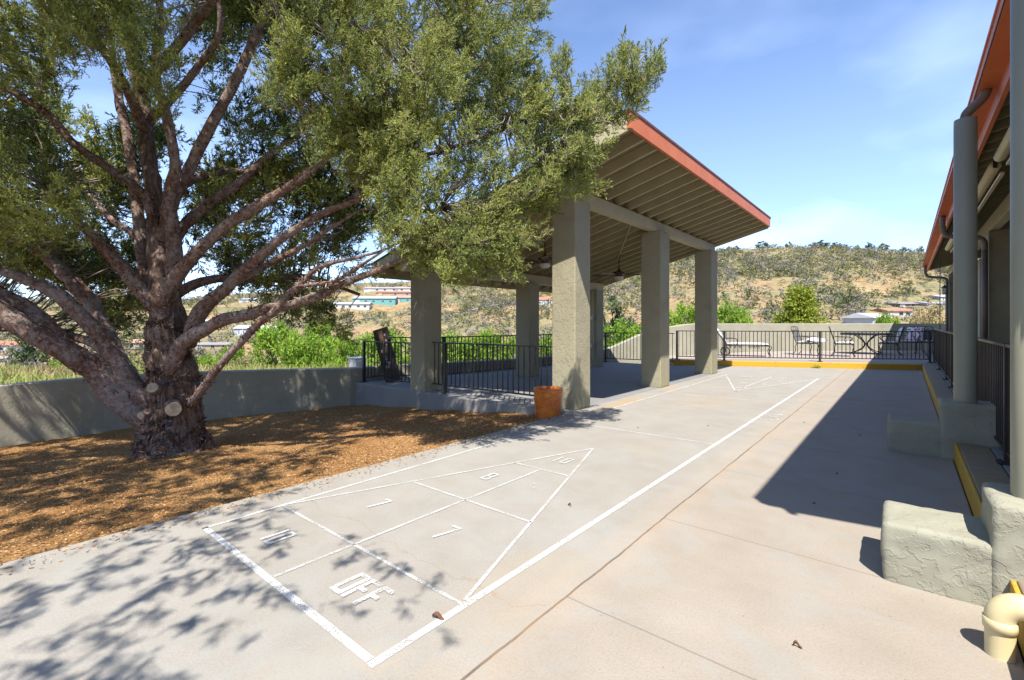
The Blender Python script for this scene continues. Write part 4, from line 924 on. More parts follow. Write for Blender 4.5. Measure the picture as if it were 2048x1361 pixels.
L = [
 [(340, 600, 5.5, 24), (349, 540, 5.45, 24), (346, 470, 5.4, 21), (338, 400, 5.3, 18), (350, 330, 5.2, 16), (335, 240, 5.1, 15), (310, 140, 5.0, 13), (320, 20, 4.9, 11), (300, -120, 4.8, 8)],
 [(290, 560, 5.65, 16), (283, 480, 5.7, 18), (272, 400, 5.75, 16), (260, 300, 5.8, 14), (235, 180, 5.8, 12), (215, 60, 5.8, 10), (180, -80, 5.8, 7)],
 [(330, 870, 5.5, 46), (262, 815, 5.35, 42), (205, 757, 5.2, 38), (140, 705, 5.05, 35), (70, 668, 4.9, 33), (0, 622, 4.75, 31), (-130, 545, 4.5, 26), (-300, 430, 4.2, 20), (-420, 250, 4.0, 10)],
 [(140, 700, 5.05, 24), (70, 630, 5.0, 26), (0, 590, 4.95, 22), (-120, 520, 4.9, 16), (-260, 400, 4.8, 9)],
 [(305, 822, 5.4, 26), (262, 770, 5.3, 25), (228, 715, 5.25, 25), (200, 672, 5.2, 24), (150, 622, 5.1, 23), (110, 586, 5.0, 21), (50, 560, 4.9, 16), (0, 540, 4.85, 14), (-110, 500, 4.8, 9)],
 [(290, 800, 5.75, 26), (240, 720, 5.8, 24), (205, 655, 5.85, 24), (175, 600, 5.9, 24), (135, 555, 5.95, 21), (95, 515, 6.0, 18), (72, 497, 6.0, 13)],
 [(330, 640, 5.45, 26), (300, 600, 5.4, 24), (262, 555, 5.3, 21), (215, 503, 5.2, 18), (175, 460, 5.1, 14), (150, 440, 5.0, 10), (110, 400, 4.85, 7)],
 [(375, 690, 5.5, 24), (400, 625, 5.4, 23), (455, 572, 5.3, 18), (520, 512, 5.15, 16), (575, 470, 5.0, 13), (650, 425, 4.85, 11), (740, 390, 4.7, 8), (830, 330, 4.6, 5)],
 [(318, 608, 5.35, 24), (352, 555, 5.25, 22), (400, 500, 5.15, 19), (455, 450, 5.05, 17), (515, 412, 4.95, 15), (595, 364, 4.85, 13), (654, 314, 4.75, 11), (740, 250, 4.65, 8), (850, 160, 4.6, 5)],
 [(335, 520, 5.7, 18), (355, 470, 5.75, 18), (404, 418, 5.8, 16), (478, 367, 5.9, 14), (525, 322, 6.0, 11), (600, 270, 6.1, 7)],
 [(325, 480, 5.55, 22), (345, 410, 5.5, 20), (380, 335, 5.5, 18), (423, 250, 5.45, 17), (470, 165, 5.4, 15), (507, 85, 5.4, 14), (533, 15, 5.35, 12), (575, -90, 5.3, 10), (640, -260, 5.2, 6)],
 [(340, 745, 5.4, 22), (366, 688, 5.3, 23), (434, 645, 5.2, 20), (490, 632, 5.1, 19), (531, 618, 5.05, 17), (576, 611, 5.0, 15), (636, 592, 4.9, 14), (668, 576, 4.85, 12), (716, 556, 4.8, 11), (763, 538, 4.75, 9), (840, 500, 4.7, 6), (930, 440, 4.65, 4)],
 [(380, 812, 5.4, 14), (400, 785, 5.3, 13), (423, 752, 5.2, 12), (468, 700, 5.05, 12), (510, 655, 4.95, 11), (548, 624, 4.85, 12), (578, 588, 4.8, 11), (604, 566, 4.75, 9), (630, 540, 4.7, 8), (665, 526, 4.65, 7), (716, 515, 4.6, 5), (790, 490, 4.5, 4), (880, 420, 4.4, 3)],
 [(600, 572, 4.76, 7), (640, 568, 4.72, 7), (670, 563, 4.7, 6), (697, 547, 4.66, 6), (728, 527, 4.6, 5), (770, 500, 4.5, 3)],
 [(415, 600, 5.5, 15), (478, 560, 5.5, 12), (531, 532, 5.45, 10), (580, 507, 5.4, 9), (620, 485, 5.4, 7), (655, 460, 5.3, 6), (720, 420, 5.2, 4)],
 [(305, 430, 5.5, 14), (286, 388, 5.4, 14), (246, 358, 5.2, 12), (206, 330, 5.1, 12), (147, 287, 4.9, 12), (103, 236, 4.8, 12), (66, 208, 4.75, 11), (0, 172, 4.6, 10), (-100, 130, 4.5, 6)],
 [(66, 206, 4.75, 9), (88, 165, 4.65, 8), (100, 125, 4.6, 8), (88, 60, 4.5, 7), (92, 25, 4.45, 6), (112, -10, 4.4, 6), (140, -90, 4.3, 4)],
 [(310, 530, 5.75, 14), (268, 470, 5.85, 11), (225, 440, 5.95, 9), (170, 385, 6.05, 6), (90, 340, 6.1, 4)],
 [(330, 600, 5.9, 18), (420, 560, 6.2, 14), (520, 560, 6.5, 11), (620, 555, 6.8, 8), (720, 590, 7.0, 5)],
 [(345, 380, 5.8, 16), (420, 348, 6.0, 11), (500, 345, 6.3, 9), (600, 355, 6.6, 8), (700, 380, 7.0, 5)],
 [(290, 250, 5.8, 16), (340, 200, 5.6, 13), (400, 130, 5.4, 11), (440, 60, 5.2, 9), (430, -60, 5.0, 6)],
 [(700, 400, 4.85, 8), (800, 330, 4.7, 7), (920, 290, 4.6, 6), (1050, 240, 4.5, 5), (1160, 210, 4.4, 4), (1250, 160, 4.3, 3)],
 [(760, 250, 4.65, 7), (830, 160, 4.6, 6), (930, 80, 4.6, 5), (980, -20, 4.6, 4)],
 [(280, 180, 5.8, 17), (380, 60, 5.0, 15), (520, -150, 4.0, 12), (620, -500, 3.0, 9), (500, -1000, 2.2, 6)],
 [(290, 260, 5.7, 16), (220, 120, 4.9, 13), (60, -80, 4.0, 10), (-200, -400, 3.0, 7), (-700, -900, 2.2, 5)],
 [(40, 650, 5.0, 15), (0, 655, 4.9, 15), (-80, 640, 4.8, 12), (-200, 600, 4.6, 8)],
 [(240, 745, 6.0, 15), (190, 690, 6.2, 14), (130, 668, 6.4, 12), (60, 640, 6.6, 10), (-40, 610, 6.8, 7)],
 [(265, 740, 6.0, 13), (205, 718, 6.1, 12), (150, 695, 6.2, 11), (60, 620, 6.3, 10), (-40, 600, 6.5, 7)],
]
for pts in L: limb('limb', [(a_, b_, c_, r_ * 0.62) for a_, b_, c_, r_ in pts], M['limb'], 14, 6, 0.02, wob=0.010)
# sawn stubs with pale cut faces
for (u0, v0, t0, u1, v1, t1, r) in ((345, 810, 5.4, 347, 819, 5.12, 14), (322, 785, 5.4, 305, 776, 5.16, 10), (310, 822, 5.35, 282, 832, 5.18, 8), (78, 502, 6.0, 66, 492, 5.97, 11)):
    p0, p1 = at(u0, v0, t0), at(u1, v1, t1); R_ = r * t1 / F; ax = unit(p1 - p0)
    b = MB(); b.tube(local([p0, p0 * 0.5 + p1 * 0.5, p1]), [R_ * 1.35, R_ * 1.1, R_ * 1.02], 20, jit=0.03); s_ = b.build('limb_stub', M['limb'], tree, True)
    c0 = local(p1 - ax * 0.004); c1 = local(p1 + ax * 0.006); b = MB(); b.tube([c0, c0 * .5 + c1 * .5, c1], [R_, R_ * 0.99, R_ * 0.95], 24); cf = b.build('cut_face', M['cutwood'], s_, False)
# shaggy bark flakes on trunk and limbs
FP, FD = [], []
def flakes(S, n, outw=0.9):
    idx = RNG.integers(0, len(S) - 1, n); f = RNG.uniform(0, 1, (n, 1)); P = S[idx, :3] * (1 - f) + S[idx + 1, :3] * f; R_ = S[idx, 3]
    ax = unit(S[idx + 1, :3] - S[idx, :3]); nr = RNG.normal(size=(n, 3)); nr = unit(nr - ax * np.sum(nr * ax, 1, keepdims=True))
    FP.append(P + nr * R_[:, None] * 0.98); FD.append(unit(nr * outw + RNG.normal(size=(n, 3)) * 0.5 + ax * RNG.choice([-0.8, 0.8], (n, 1))))
flakes(TR[12:66], 7500); flakes(TR[12:40], 5000)
for i, S in enumerate(LIMBS[1:]): flakes(S[:int(len(S) * 0.75)], 420 if i in (6, 7, 8, 11, 12) else 200, 0.7)
P = np.vstack(FP); D = np.vstack(FD); n = len(P)
quads_obj('bark_flakes', blades(local(P), D, RNG.uniform(0.015, 0.065, n), RNG.uniform(0.006, 0.017, n), 0.5), RNG.uniform(0, 1, n), M['flake'], tree)

def inpoly(u, v, poly):
    p = np.array(poly, float); q = np.roll(p, -1, 0); r = np.zeros(len(u), bool)
    for (x0, y0), (x1, y1) in zip(p, q):
        c = ((y0 > v) != (y1 > v)); r ^= c & (u < (x1 - x0) * (v - y0) / (y1 - y0 + 1e-12) + x0)
    return r
def atv(u, v, t):
    a = ((u - CU) / F)[:, None]; b_ = (-(v - CV) / F)[:, None]
    return CAM + t[:, None] * np.concatenate([-SY + a * CY_, CY_ + a * SY, b_], 1)
def vnoise(P, s, seed=0):
    return (np.sin(P[:, 0] * s + seed) * np.cos(P[:, 1] * s * 1.13 + 2 * seed) + np.sin(P[:, 2] * s * 0.9 + P[:, 0] * s * 0.6 + seed) + np.cos(P[:, 1] * s * 1.7 - P[:, 2] * s * 0.8))/3
TRUNKC = at(330, 500, 5.6)
PLC, PLA, PLL, PLT = [], [], [], []
def mass(poly, t0, t1, n, ell=(0.18, 0.34), seed=0, gap=-0.35, tint=0.5, up=0.45, tb=1.0, slope=0.0):
    poly = np.array(poly, float); lo, hi = poly.min(0), poly.max(0); C = []
    tot = 0
    while tot < n:
        u = RNG.uniform(lo[0], hi[0], n); v = RNG.uniform(lo[1], hi[1], n); m = inpoly(u, v, poly); u, v = u[m], v[m]
        t = t0 + (t1 - t0) * RNG.uniform(0, 1, len(u)) ** tb + slope * (u - lo[0]) / (hi[0] - lo[0])
        P = atv(u, v, t); P = P[vnoise(P, 3.3, seed) > gap]; C.append(P); tot += len(P)
    m_ = max(3, n // 11); C0 = np.vstack(C)[:m_]; k = RNG.integers(0, len(C0), n); el = np.mean(ell)
    outd = unit(C0 - TRUNKC); ax0 = unit(outd * 0.7 + RNG.normal(size=C0.shape) * 0.4 + np.array([0, 0, up]))
    s_ = RNG.uniform(-0.6, 0.9, n); off = unit(RNG.normal(size=(n, 3))) * (RNG.uniform(0.1, 1, (n, 1)) ** 0.6) * (1.05 - 0.5 * (s_[:, None] + 0.6) / 1.5)
    C = C0[k] + ax0[k] * (s_ * el * 1.15)[:, None] + off * el * 0.68
    A = unit(ax0[k] * 0.9 + off * 0.75 + RNG.normal(size=C.shape) * 0.22)
    ct = RNG.normal(size=len(C0)) * 0.13
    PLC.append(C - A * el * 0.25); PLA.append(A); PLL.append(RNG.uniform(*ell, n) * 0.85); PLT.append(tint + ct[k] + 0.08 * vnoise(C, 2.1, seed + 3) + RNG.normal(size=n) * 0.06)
MAIN = [(560, 60), (540, 120), (560, 230), (620, 300), (690, 340), (730, 420), (760, 470), (800, 520), (850, 545), (930, 560), (1000, 530), (1060, 480), (1100, 430), (1130, 385), (1180, 370), (1205, 330), (1200, 280), (1255, 235), (1285, 200), (1300, 110), (1255, 110), (1220, 120), (1180, 180), (1125, 110), (1100, 170), (1035, 150), (1075, 60), (1085, -60), (560, -60)]
mass([(560, -80), (1085, -80), (1070, 60), (1030, 150), (1090, 200), (1180, 200), (1240, 230), (1180, 300), (1130, 360), (1080, 410), (990, 480), (900, 520), (830, 500), (770, 430), (720, 360), (640, 300), (560, 200)], 3.9, 5.1, 3900, (0.13, 0.24), seed=1, gap=-0.6)
mass([(1090, 180), (1100, 110), (1130, 95), (1165, 170), (1200, 130), (1225, 95), (1260, 100), (1300, 105), (1305, 170), (1270, 215), (1190, 260), (1120, 250)], 4.0, 4.6, 130, (0.12, 0.22), seed=2, gap=-1, up=1.2)
mass([(1060, 220), (1270, 200), (1250, 240), (1170, 300), (1215, 345), (1190, 375), (1130, 395), (1060, 440)], 4.2, 5.0, 420, (0.12, 0.22), seed=3, gap=-1, up=0.1)
mass([(750, 430), (900, 470), (1060, 430), (1040, 500), (960, 560), (870, 560), (800, 520)], 4.0, 4.8, 700, (0.13, 0.24), seed=4, gap=-0.6, up=0.0)
mass([(640, 200), (760, 240), (820, 330), (760, 400), (690, 340), (600, 280), (530, 160), (560, 110)], 4.2, 4.8, 700, (0.13, 0.25), seed=5, gap=-0.4)
mass([(0, -60), (340, -60), (350, 90), (330, 250), (270, 290), (200, 300), (120, 200), (40, 180), (-60, 200), (-60, -60)], 3.8, 4.9, 1150, (0.13, 0.26), seed=6, gap=-0.25, tint=0.52)
mass([(-100, 260), (60, 290), (150, 330), (180, 400), (150, 470), (60, 490), (-100, 520)], 3.9, 4.9, 750, (0.13, 0.26), seed=7, gap=-0.3)
mass([(-700, -500), (-60, -300), (-60, 500), (-700, 600)], 3.2, 5.2, 420, (0.3, 0.5), seed=8)
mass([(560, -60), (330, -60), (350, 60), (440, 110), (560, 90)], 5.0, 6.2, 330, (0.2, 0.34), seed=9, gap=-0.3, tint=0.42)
# far side of the crown, its shade put into a darker leaf tint
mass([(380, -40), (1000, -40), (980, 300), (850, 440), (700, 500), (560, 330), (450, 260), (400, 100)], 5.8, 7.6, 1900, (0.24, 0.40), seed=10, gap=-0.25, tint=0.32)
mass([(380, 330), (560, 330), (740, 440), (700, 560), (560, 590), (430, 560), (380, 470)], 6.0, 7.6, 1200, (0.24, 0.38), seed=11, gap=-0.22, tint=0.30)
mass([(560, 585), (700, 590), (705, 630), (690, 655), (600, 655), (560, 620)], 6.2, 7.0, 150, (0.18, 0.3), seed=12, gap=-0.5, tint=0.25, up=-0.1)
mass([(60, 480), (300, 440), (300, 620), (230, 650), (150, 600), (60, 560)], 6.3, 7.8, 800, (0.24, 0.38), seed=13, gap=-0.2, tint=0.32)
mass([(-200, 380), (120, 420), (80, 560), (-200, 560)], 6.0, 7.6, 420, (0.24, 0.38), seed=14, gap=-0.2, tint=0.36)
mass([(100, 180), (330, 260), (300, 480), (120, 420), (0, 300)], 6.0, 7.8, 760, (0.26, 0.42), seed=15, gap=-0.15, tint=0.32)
for (su, sv, eu, ev, tt, k0_) in ((1130, 240, 1128, 92, 4.2, 34), (1165, 250, 1172, 160, 4.3, 20), (1215, 230, 1250, 92, 4.2, 30), (1250, 220, 1318, 104, 4.3, 26), (1060, 220, 1064, 158, 4.4, 14), (1260, 200, 1270, 92, 4.2, 24), (1200, 240, 1222, 118, 4.3, 22)):
    k_ = int(k0_ * 2.2); f_ = RNG.uniform(0, 1, k_); P = atv(su + (eu - su) * f_ + RNG.normal(size=k_) * 9 * (1.1 - f_), sv + (ev - sv) * f_ * 0.92 + 6, tt + RNG.normal(size=k_) * 0.07)
    ax = unit(at(eu, ev, tt) - at(su, sv, tt)); A_ = unit(ax + RNG.normal(size=(k_, 3)) * 0.35)
    PLC.append(P); PLA.append(A_); PLL.append(RNG.uniform(0.09, 0.15, k_)); PLT.append(0.5 + RNG.normal(size=k_) * 0.15)
# high crown and the boughs that reach over the court beside the camera (they cast the dappled shade)
def ball(c, r, n, ell=(0.3, 0.5), seed=0, gap=-0.2, tint=0.45):
    C = []; tot = 0
    while tot < n:
        P = np.array(c) + unit(RNG.normal(size=(n, 3))) * (RNG.uniform(0, 1, (n, 1)) ** 0.45) * np.array(r); P = P[vnoise(P, 2.6, seed) > gap]
        d = P - CAM; fw = -SY * d[:, 0] + CY_ * d[:, 1]; rt = CY_ * d[:, 0] + SY * d[:, 1]
        u = CU + F * rt / np.maximum(fw, 1e-3); v = CV - F * d[:, 2] / np.maximum(fw, 1e-3)
        P = P[(fw < 0.05) | (v < -60) | (u < -60) | (u > 2110)]; C.append(P); tot += len(P)
    C = np.vstack(C)[:n]; A = unit(unit(C - TRUNKC) * 0.7 + RNG.normal(size=C.shape) * 0.5 + np.array([0, 0, 0.3]))
    PLC.append(C); PLA.append(A); PLL.append(RNG.uniform(*ell, n)); PLT.append(tint + RNG.normal(size=n) * 0.1)
ball((1.0, -1.95, 3.2), (1.6, 0.8, 0.7), 190, (0.16, 0.28), 23, -0.02)
ball((2.3, -1.2, 3.0), (0.8, 0.25, 0.2), 13, (0.14, 0.24), 26, -1)
NEARN = sum(len(x) for x in PLC)
ball((-2.4, 0.8, 6.2), (3.0, 3.0, 2.0), 560, (0.35, 0.6), 21)
ball((-1.6, -1.8, 4.3), (2.6, 1.8, 1.5), 560, (0.26, 0.40), 22, 0.05)
ball((-3.4, -2.6, 3.4), (2.0, 1.4, 0.9), 300, (0.24, 0.38), 27, 0.0)
ball((-1.0, -3.4, 5.0), (2.4, 1.5, 1.6), 200, (0.26, 0.40), 25, 0.2)
ball((-5.0, 0.5, 4.5), (1.8, 2.4, 2.0), 300, (0.35, 0.6), 24)
C, A, EL, T0 = np.vstack(PLC), np.vstack(PLA), np.concatenate(PLL), np.concatenate(PLT)
V1, q1 = plumes(C[:NEARN], A[:NEARN], EL[:NEARN], 14, 10, 0.0160, 0.0086, T0[:NEARN])
V2, q2 = plumes(C[NEARN:], A[NEARN:], EL[NEARN:], 11, 5, 0.032, 0.013, T0[NEARN:])
V = np.concatenate([V1, V2]); Tq = np.concatenate([q1, q2])
quads_obj('crown', V - base, Tq, M['cypress'], tree)
# twigs: thin grey wood from the limbs into the sprays
LP = np.vstack([S[len(S) // 3:, :3] for S in LIMBS]); b = MB()
for i in RNG.choice(len(C), 1500, replace=False):
    c = C[i]; d = np.linalg.norm(LP - c, axis=1); j = np.argmin(d)
    if d[j] > 1.3: continue
    m = (LP[j] + c) / 2 + RNG.normal(size=3) * 0.07 * d[j] + np.array([0, 0, 0.05])
    b.tube(local(spline([LP[j], m, c, c + A[i] * EL[i] * 0.6], 3)), np.linspace(0.009, 0.0028, 10), 4)
b.build('twigs', M['twig'], tree, True)
b = MB()
for i in RNG.choice(NEARN, 260, replace=False):
    for k in range(5):
        c = C[i] + A[i] * EL[i] * 0.4 + RNG.normal(size=3) * 0.03; r = RNG.uniform(0.008, 0.013)
        b.add([tuple(local(c + r * np.array(q))) for q in ((1, 0, 0), (-1, 0, 0), (0, 1, 0), (0, -1, 0), (0, 0, 1), (0, 0, -1))], [(0, 2, 4), (2, 1, 4), (1, 3, 4), (3, 0, 4), (2, 0, 5), (1, 2, 5), (3, 1, 5), (0, 3, 5)])
b.build('cones', M['cones'], tree, True)

# ------------------------------------------------------------------ far houses
HM = {}
def hmat(c):
    if c not in HM: HM[c] = plain('house_paint', c, tuple(0.85 * x for x in c), 0.6, 0.8)
    return HM[c]
def house(u0, u1, vbase, vtop, wall, roof, label, depth=8.0, yaw=0.0, nwin=4, gable=0.28, door=True, t=None, porch=False):
    uc = (u0 + u1) / 2; p = ground_hit(uc, vbase) if t is None else at(uc, vbase, t); t_ = float(-SY * (p[0] - CAM[0]) + CY_ * (p[1] - CAM[1]))
    W = (u1 - u0) * t_ / F; H = (vbase - vtop) * t_ / F; hw = H * (1 - gable); x0, x1 = -W / 2, W / 2
    rt = thing('house', label, 'house', (p[0], p[1], p[2] - 0.3), YAW + yaw)
    b = MB(); b.box(x0, x1, 0, depth, -2.0, hw); b.build('wall', hmat(wall), rt)
    e = 0.5; ry = depth / 2
    b = MB(); b.add([(x0 - e, -e, hw - 0.05), (x1 + e, -e, hw - 0.05), (x1 + e, ry, H), (x0 - e, ry, H), (x1 + e, depth + e, hw - 0.05), (x0 - e, depth + e, hw - 0.05),
                     (x0 - e, -e, hw - 0.25), (x1 + e, -e, hw - 0.25), (x1 + e, depth + e, hw - 0.25), (x0 - e, depth + e, hw - 0.25)],
                    [(0, 1, 2, 3), (3, 2, 4, 5), (6, 9, 8, 7), (0, 6, 7, 1), (5, 4, 8, 9), (1, 7, 8, 4, 2), (0, 3, 5, 9, 6)]); b.build('roof', hmat(roof), rt)
    for k in range(nwin):
        cx_ = x0 + W * (k + 0.5) / nwin + (0.2 if k % 2 else -0.3); ww = min(1.6, W / nwin * 0.5); zz = hw * 0.55
        b = MB(); b.box(cx_ - ww / 2, cx_ + ww / 2, -0.06, 0.05, zz - 0.5, zz + 0.5); w_ = b.build('window', M['darkglass'], rt)
        b = MB(); b.box(cx_ - ww / 2 - 0.1, cx_ - ww / 2, -0.09, 0.0, zz - 0.6, zz + 0.6); b.box(cx_ + ww / 2, cx_ + ww / 2 + 0.1, -0.09, 0.0, zz - 0.6, zz + 0.6); b.box(cx_ - ww / 2, cx_ + ww / 2, -0.09, 0.0, zz + 0.5, zz + 0.6); b.box(cx_ - ww / 2, cx_ + ww / 2, -0.09, 0.0, zz - 0.6, zz - 0.5); b.build('frame', M['white_metal'], w_)
    if door:
        b = MB(); b.box(x0 + W * 0.06, x0 + W * 0.06 + min(2.6, W * 0.18), -0.08, 0.0, -0.3, hw * 0.72); b.build('door', M['white_metal'], rt)
    if porch:
        b = MB()
        for k in range(5): b.box(x0 + W * k / 4 - 0.08, x0 + W * k / 4 + 0.08, -2.1, -1.95, -0.5, hw - 0.3)
        b.box(x0, x1, -2.1, -2.0, 0.7, 0.8); b.build('porch', M['white_metal'], rt)
    return rt
WHT, BLU, TEAL, TAN, GRY = (0.508, 0.517, 0.508), (0.394, 0.435, 0.508), (0.131, 0.344, 0.328), (0.344, 0.271, 0.205), (0.279, 0.279, 0.287)
RGR, RBR, RRD, RPK = (0.33, 0.33, 0.35), (0.20, 0.15, 0.13), (0.42, 0.17, 0.10), (0.42, 0.25, 0.20)
house(706, 790, 609, 591, TEAL, RGR, 'long teal house with grey roof, seen left of the rear pavilion column', 9, 0.05, 5)
house(792, 822, 606, 590, TEAL, RPK, 'small teal house attached right of the long teal house', 9, 0.0, 2)
house(752, 828, 592, 581, TAN, RRD, 'house with faded red roof just above the teal house', 9, 0.0, 3)
house(728, 830, 583, 573, WHT, RGR, 'white house with dark windows above the red roofed house', 9, 0.0, 6)
house(664, 738, 618, 603, WHT, RGR, 'long white mobile home below and left of the teal house', 7, 0.05, 5)
house(470, 552, 669, 650, BLU, (0.45, 0.48, 0.54), 'pale blue house with grey blue roof between two juniper limbs', 9, 0.06, 4, porch=True)
house(386, 463, 697, 684, TAN, (0.26, 0.25, 0.24), 'low house with dark grey roof right of the juniper trunk', 9, 0.0, 3)
house(232, 292, 699, 678, TAN, RPK, 'tan house with pinkish roof and white garage door left of the trunk', 10, 0.1, 3)
house(-30, 32, 706, 682, WHT, RRD, 'white house with orange roof at the left picture edge', 10, 0.1, 3)
house(188, 222, 655, 630, GRY, (0.6, 0.6, 0.6), 'white posted carport house high behind the left limbs', 8, 0.0, 2, porch=True)
house(384, 424, 652, 638, WHT, (0.50, 0.56, 0.58), 'pale house with light blue roof just right of the trunk', 8, 0.0, 2)
house(478, 545, 606, 595, WHT, RGR, 'far white house seen through the juniper crown', 8, 0.0, 3)
house(1076, 1106, 612, 593, WHT, RRD, 'white house with orange roof and balcony between pavilion columns', 9, 0.0, 2, porch=True)
house(1074, 1120, 584, 574, WHT, (0.55, 0.5, 0.48), 'large pale house on the slope above the orange roofed house', 9, 0.0, 3)
house(1738, 1790, 655, 624, (0.50, 0.50, 0.53), (0.55, 0.56, 0.58), 'white barn with pale metal roof above the patio wall', 9, 0.35, 2)
house(1778, 1824, 634, 614, WHT, (0.40, 0.19, 0.12), 'white house with rusty brown roof right of the barn', 9, -0.1, 3)
house(1794, 1856, 613, 603, (0.22, 0.15, 0.15), (0.30, 0.28, 0.32), 'dark brown house with grey roof above the rusty roofed house', 9, 0.1, 3)
house(1856, 1900, 613, 602, (0.40, 0.38, 0.42), (0.33, 0.33, 0.36), 'low grey house behind the tan bush near the building', 9, 0.0, 3)
house(1880, 1903, 602, 588, (0.5, 0.53, 0.6), (0.4, 0.42, 0.46), 'small blue white house behind the hanging lantern', 8, 0.0, 2)

# cars and a white utility box below the wall
def car(u, v, t, col, label, rz):
    p = at(u, v, t); z = float(p[2]); c = thing('parked_car', label, 'car', (p[0], p[1], z), rz, 'cars parked below the pavilion wall')
    prof = [(-2.1, 0.35), (-2.15, 0.75), (-1.9, 0.95), (-1.2, 1.0), (-0.75, 1.42), (0.55, 1.45), (1.15, 1.02), (1.95, 0.92), (2.15, 0.7), (2.1, 0.35)]
    b = MB(); b.add([(x, -0.85 + (0.14 if z_ > 1.1 else 0), z_) for x, z_ in prof] + [(x, 0.85 - (0.14 if z_ > 1.1 else 0), z_) for x, z_ in prof], [tuple(range(10))[::-1], tuple(range(10, 20))] + [(i, (i + 1) % 10, 10 + (i + 1) % 10, 10 + i) for i in range(10)]); b.build('body', hmat(col), c, bevel=0.05)
    b = MB(); b.box(-0.72, 0.5, -0.78, 0.78, 1.05, 1.36); b.build('window', M['darkglass'], c)
    for x in (-1.35, 1.35):
        for y in (-0.86, 0.86):
            b = MB(); b.tube([(x, y - 0.1, 0.33), (x, y + 0.1, 0.33)], 0.33, 18); b.build('wheel', M['rubber'], c)
    b = MB(); b.box(-2.6, 2.6, -1.2, 1.2, -3.0, 0.0); return c
def at_ground(u, t): p = at(u, CV, t); return float(terrain_z(p[0], p[1]))
car(1012, CV + (1.28 - at_ground(1012, 34)) / 34 * F, 34, (0.62, 0.64, 0.68), 'white car seen through the railing between two rear columns', YAW + 0.2)
car(900, CV + (1.28 - at_ground(900, 32)) / 32 * F, 32, (0.45, 0.47, 0.50), 'silver car roof behind the back railing right of the rear left column', YAW + 0.1)
p = at(715, 716, 11.3)
t = thing('utility_box', 'white utility box standing behind the low wall by the corner railing', 'utility box', (p[0], p[1], -0.8))
b = MB(); b.box(-0.16, 0.16, -0.15, 0.15, 0, 1.22); b.build('cabinet', M['white_metal'], t, bevel=0.02)
b = MB(); b.box(-0.17, 0.17, -0.16, 0.16, 1.222, 1.25); b.build('lid', M['white_metal'], t, bevel=0.008)

# ------------------------------------------------------------------ far trees
def tree_proto(name, n, leaf_, clumps, seed, mat, trunk_h, shape='round', rr=(1, 1, 0.8)):
    V, q = crown_cloud(n, rr[0], rr[1], rr[2], trunk_h + rr[2] * 0.75, leaf_, clumps, seed, shape)
    me_o = quads_obj('crown', V, q, mat); b = MB(); r = np.random.default_rng(seed)
    for k in range(5):
        a = r.uniform(0, 2 * pi); e = r.uniform(0.3, 0.7)
        b.tube(spline([(0, 0, -0.6), (0.03 * cos(a), 0.03 * sin(a), trunk_h * 0.5), (0.25 * e * cos(a), 0.25 * e * sin(a), trunk_h + 0.3 * rr[2]), (e * rr[0] * cos(a), e * rr[1] * sin(a), trunk_h + rr[2] * r.uniform(0.7, 1.3))], 3), np.linspace(0.06, 0.012, 10), 6)
    tr = b.build('trunk', M['bark_far'], None, True)
    return me_o, tr
PROT = {}
def proto(key, *a, **k):
    PROT[key] = tree_proto(*((key,) + a), **k)
    for o in PROT[key]: COL.objects.unlink(o)
for i in range(3): proto('willow%d' % i, 7000, 0.075, 70, 40 + i, M['willow'], 0.25, 'round', (1, 1, 0.85))
for i in range(2): proto('juniper%d' % i, 1500, 0.13, 30, 50 + i, M['juniper'], 0.15, 'round', (1, 1, 0.95))
proto('pine', 20000, 0.04, 320, 60, M['pine_yellow'], 0.1, 'cone', (1.0, 1.0, 1.0))
proto('tan', 5000, 0.06, 70, 61, M['tanbush'], 0.2, 'round', (1, 1, 0.8))
def put_tree(key, u, vtop, t, wpx, label, name='tree', cat='tree', group=None, hmin=None):
    p = at(u, CV, t); zg = float(terrain_z(p[0], p[1])); ztop = CAM[2] - (vtop - CV) * t / F
    rt = thing(name, label, cat, (p[0], p[1], zg - 0.1), random.uniform(0, 6.28), group); w = wpx * t / F / 2
    H0 = {'w': 0.25 + 0.85 * 1.75, 'j': 0.15 + 0.95 * 1.75, 'p': 0.1 + 1.75, 't': 0.2 + 0.8 * 1.75}[key[0]]
    h = max((ztop - zg), 0.5) / H0
    for o in PROT[key]:
        c_ = o.copy(); COL.objects.link(c_); c_.parent = rt; c_.scale = (w, w, h) if key[0] != 'p' else (w * 2.3, w * 2.3, h * 1.05)
    return rt
WT = [(470, 690, 62, 70, 'bright green tree low between the trunk and long limb'), (560, 640, 60, 110, 'tall bright green tree below the fork of the long limb'), (625, 655, 55, 120, 'broad bright green tree in the middle of the green row'),
      (690, 668, 50, 90, 'bright green tree just left of the leaning board'), (770, 655, 75, 110, 'lime green tree behind the leaning board and corner railing'), (905, 658, 78, 120, 'lime tree right of the rear left column'),
      (975, 662, 82, 90, 'rounded lime tree before the middle rear column'), (1040, 668, 85, 80, 'low lime tree behind the middle rear column'), (1120, 660, 80, 90, 'lime tree hidden partly by the nearest front column'),
      (1245, 645, 70, 110, 'bright green tree behind the far railing between two columns'), (1370, 604, 55, 95, 'yellowish green tree between the two far front columns'), (1330, 625, 62, 80, 'green tree partly behind the second front column'),
      (1455, 612, 60, 100, 'vivid green bushy tree just right of the far front column'), (235, 718, 52, 80, 'green bush like tree behind the low wall left of the trunk'), (150, 712, 60, 90, 'pale green tree beneath the lowest left limb'),
      (30, 735, 45, 110, 'olive green tree above the wall at the left picture edge'), (415, 705, 50, 70, 'dark lime tree behind the wall right of the trunk')]
WT += [(95, 742, 34, 90, 'low green bush just above the wall beneath the two left limbs'), (330, 722, 40, 60, 'small green tree right behind the trunk above the wall')]
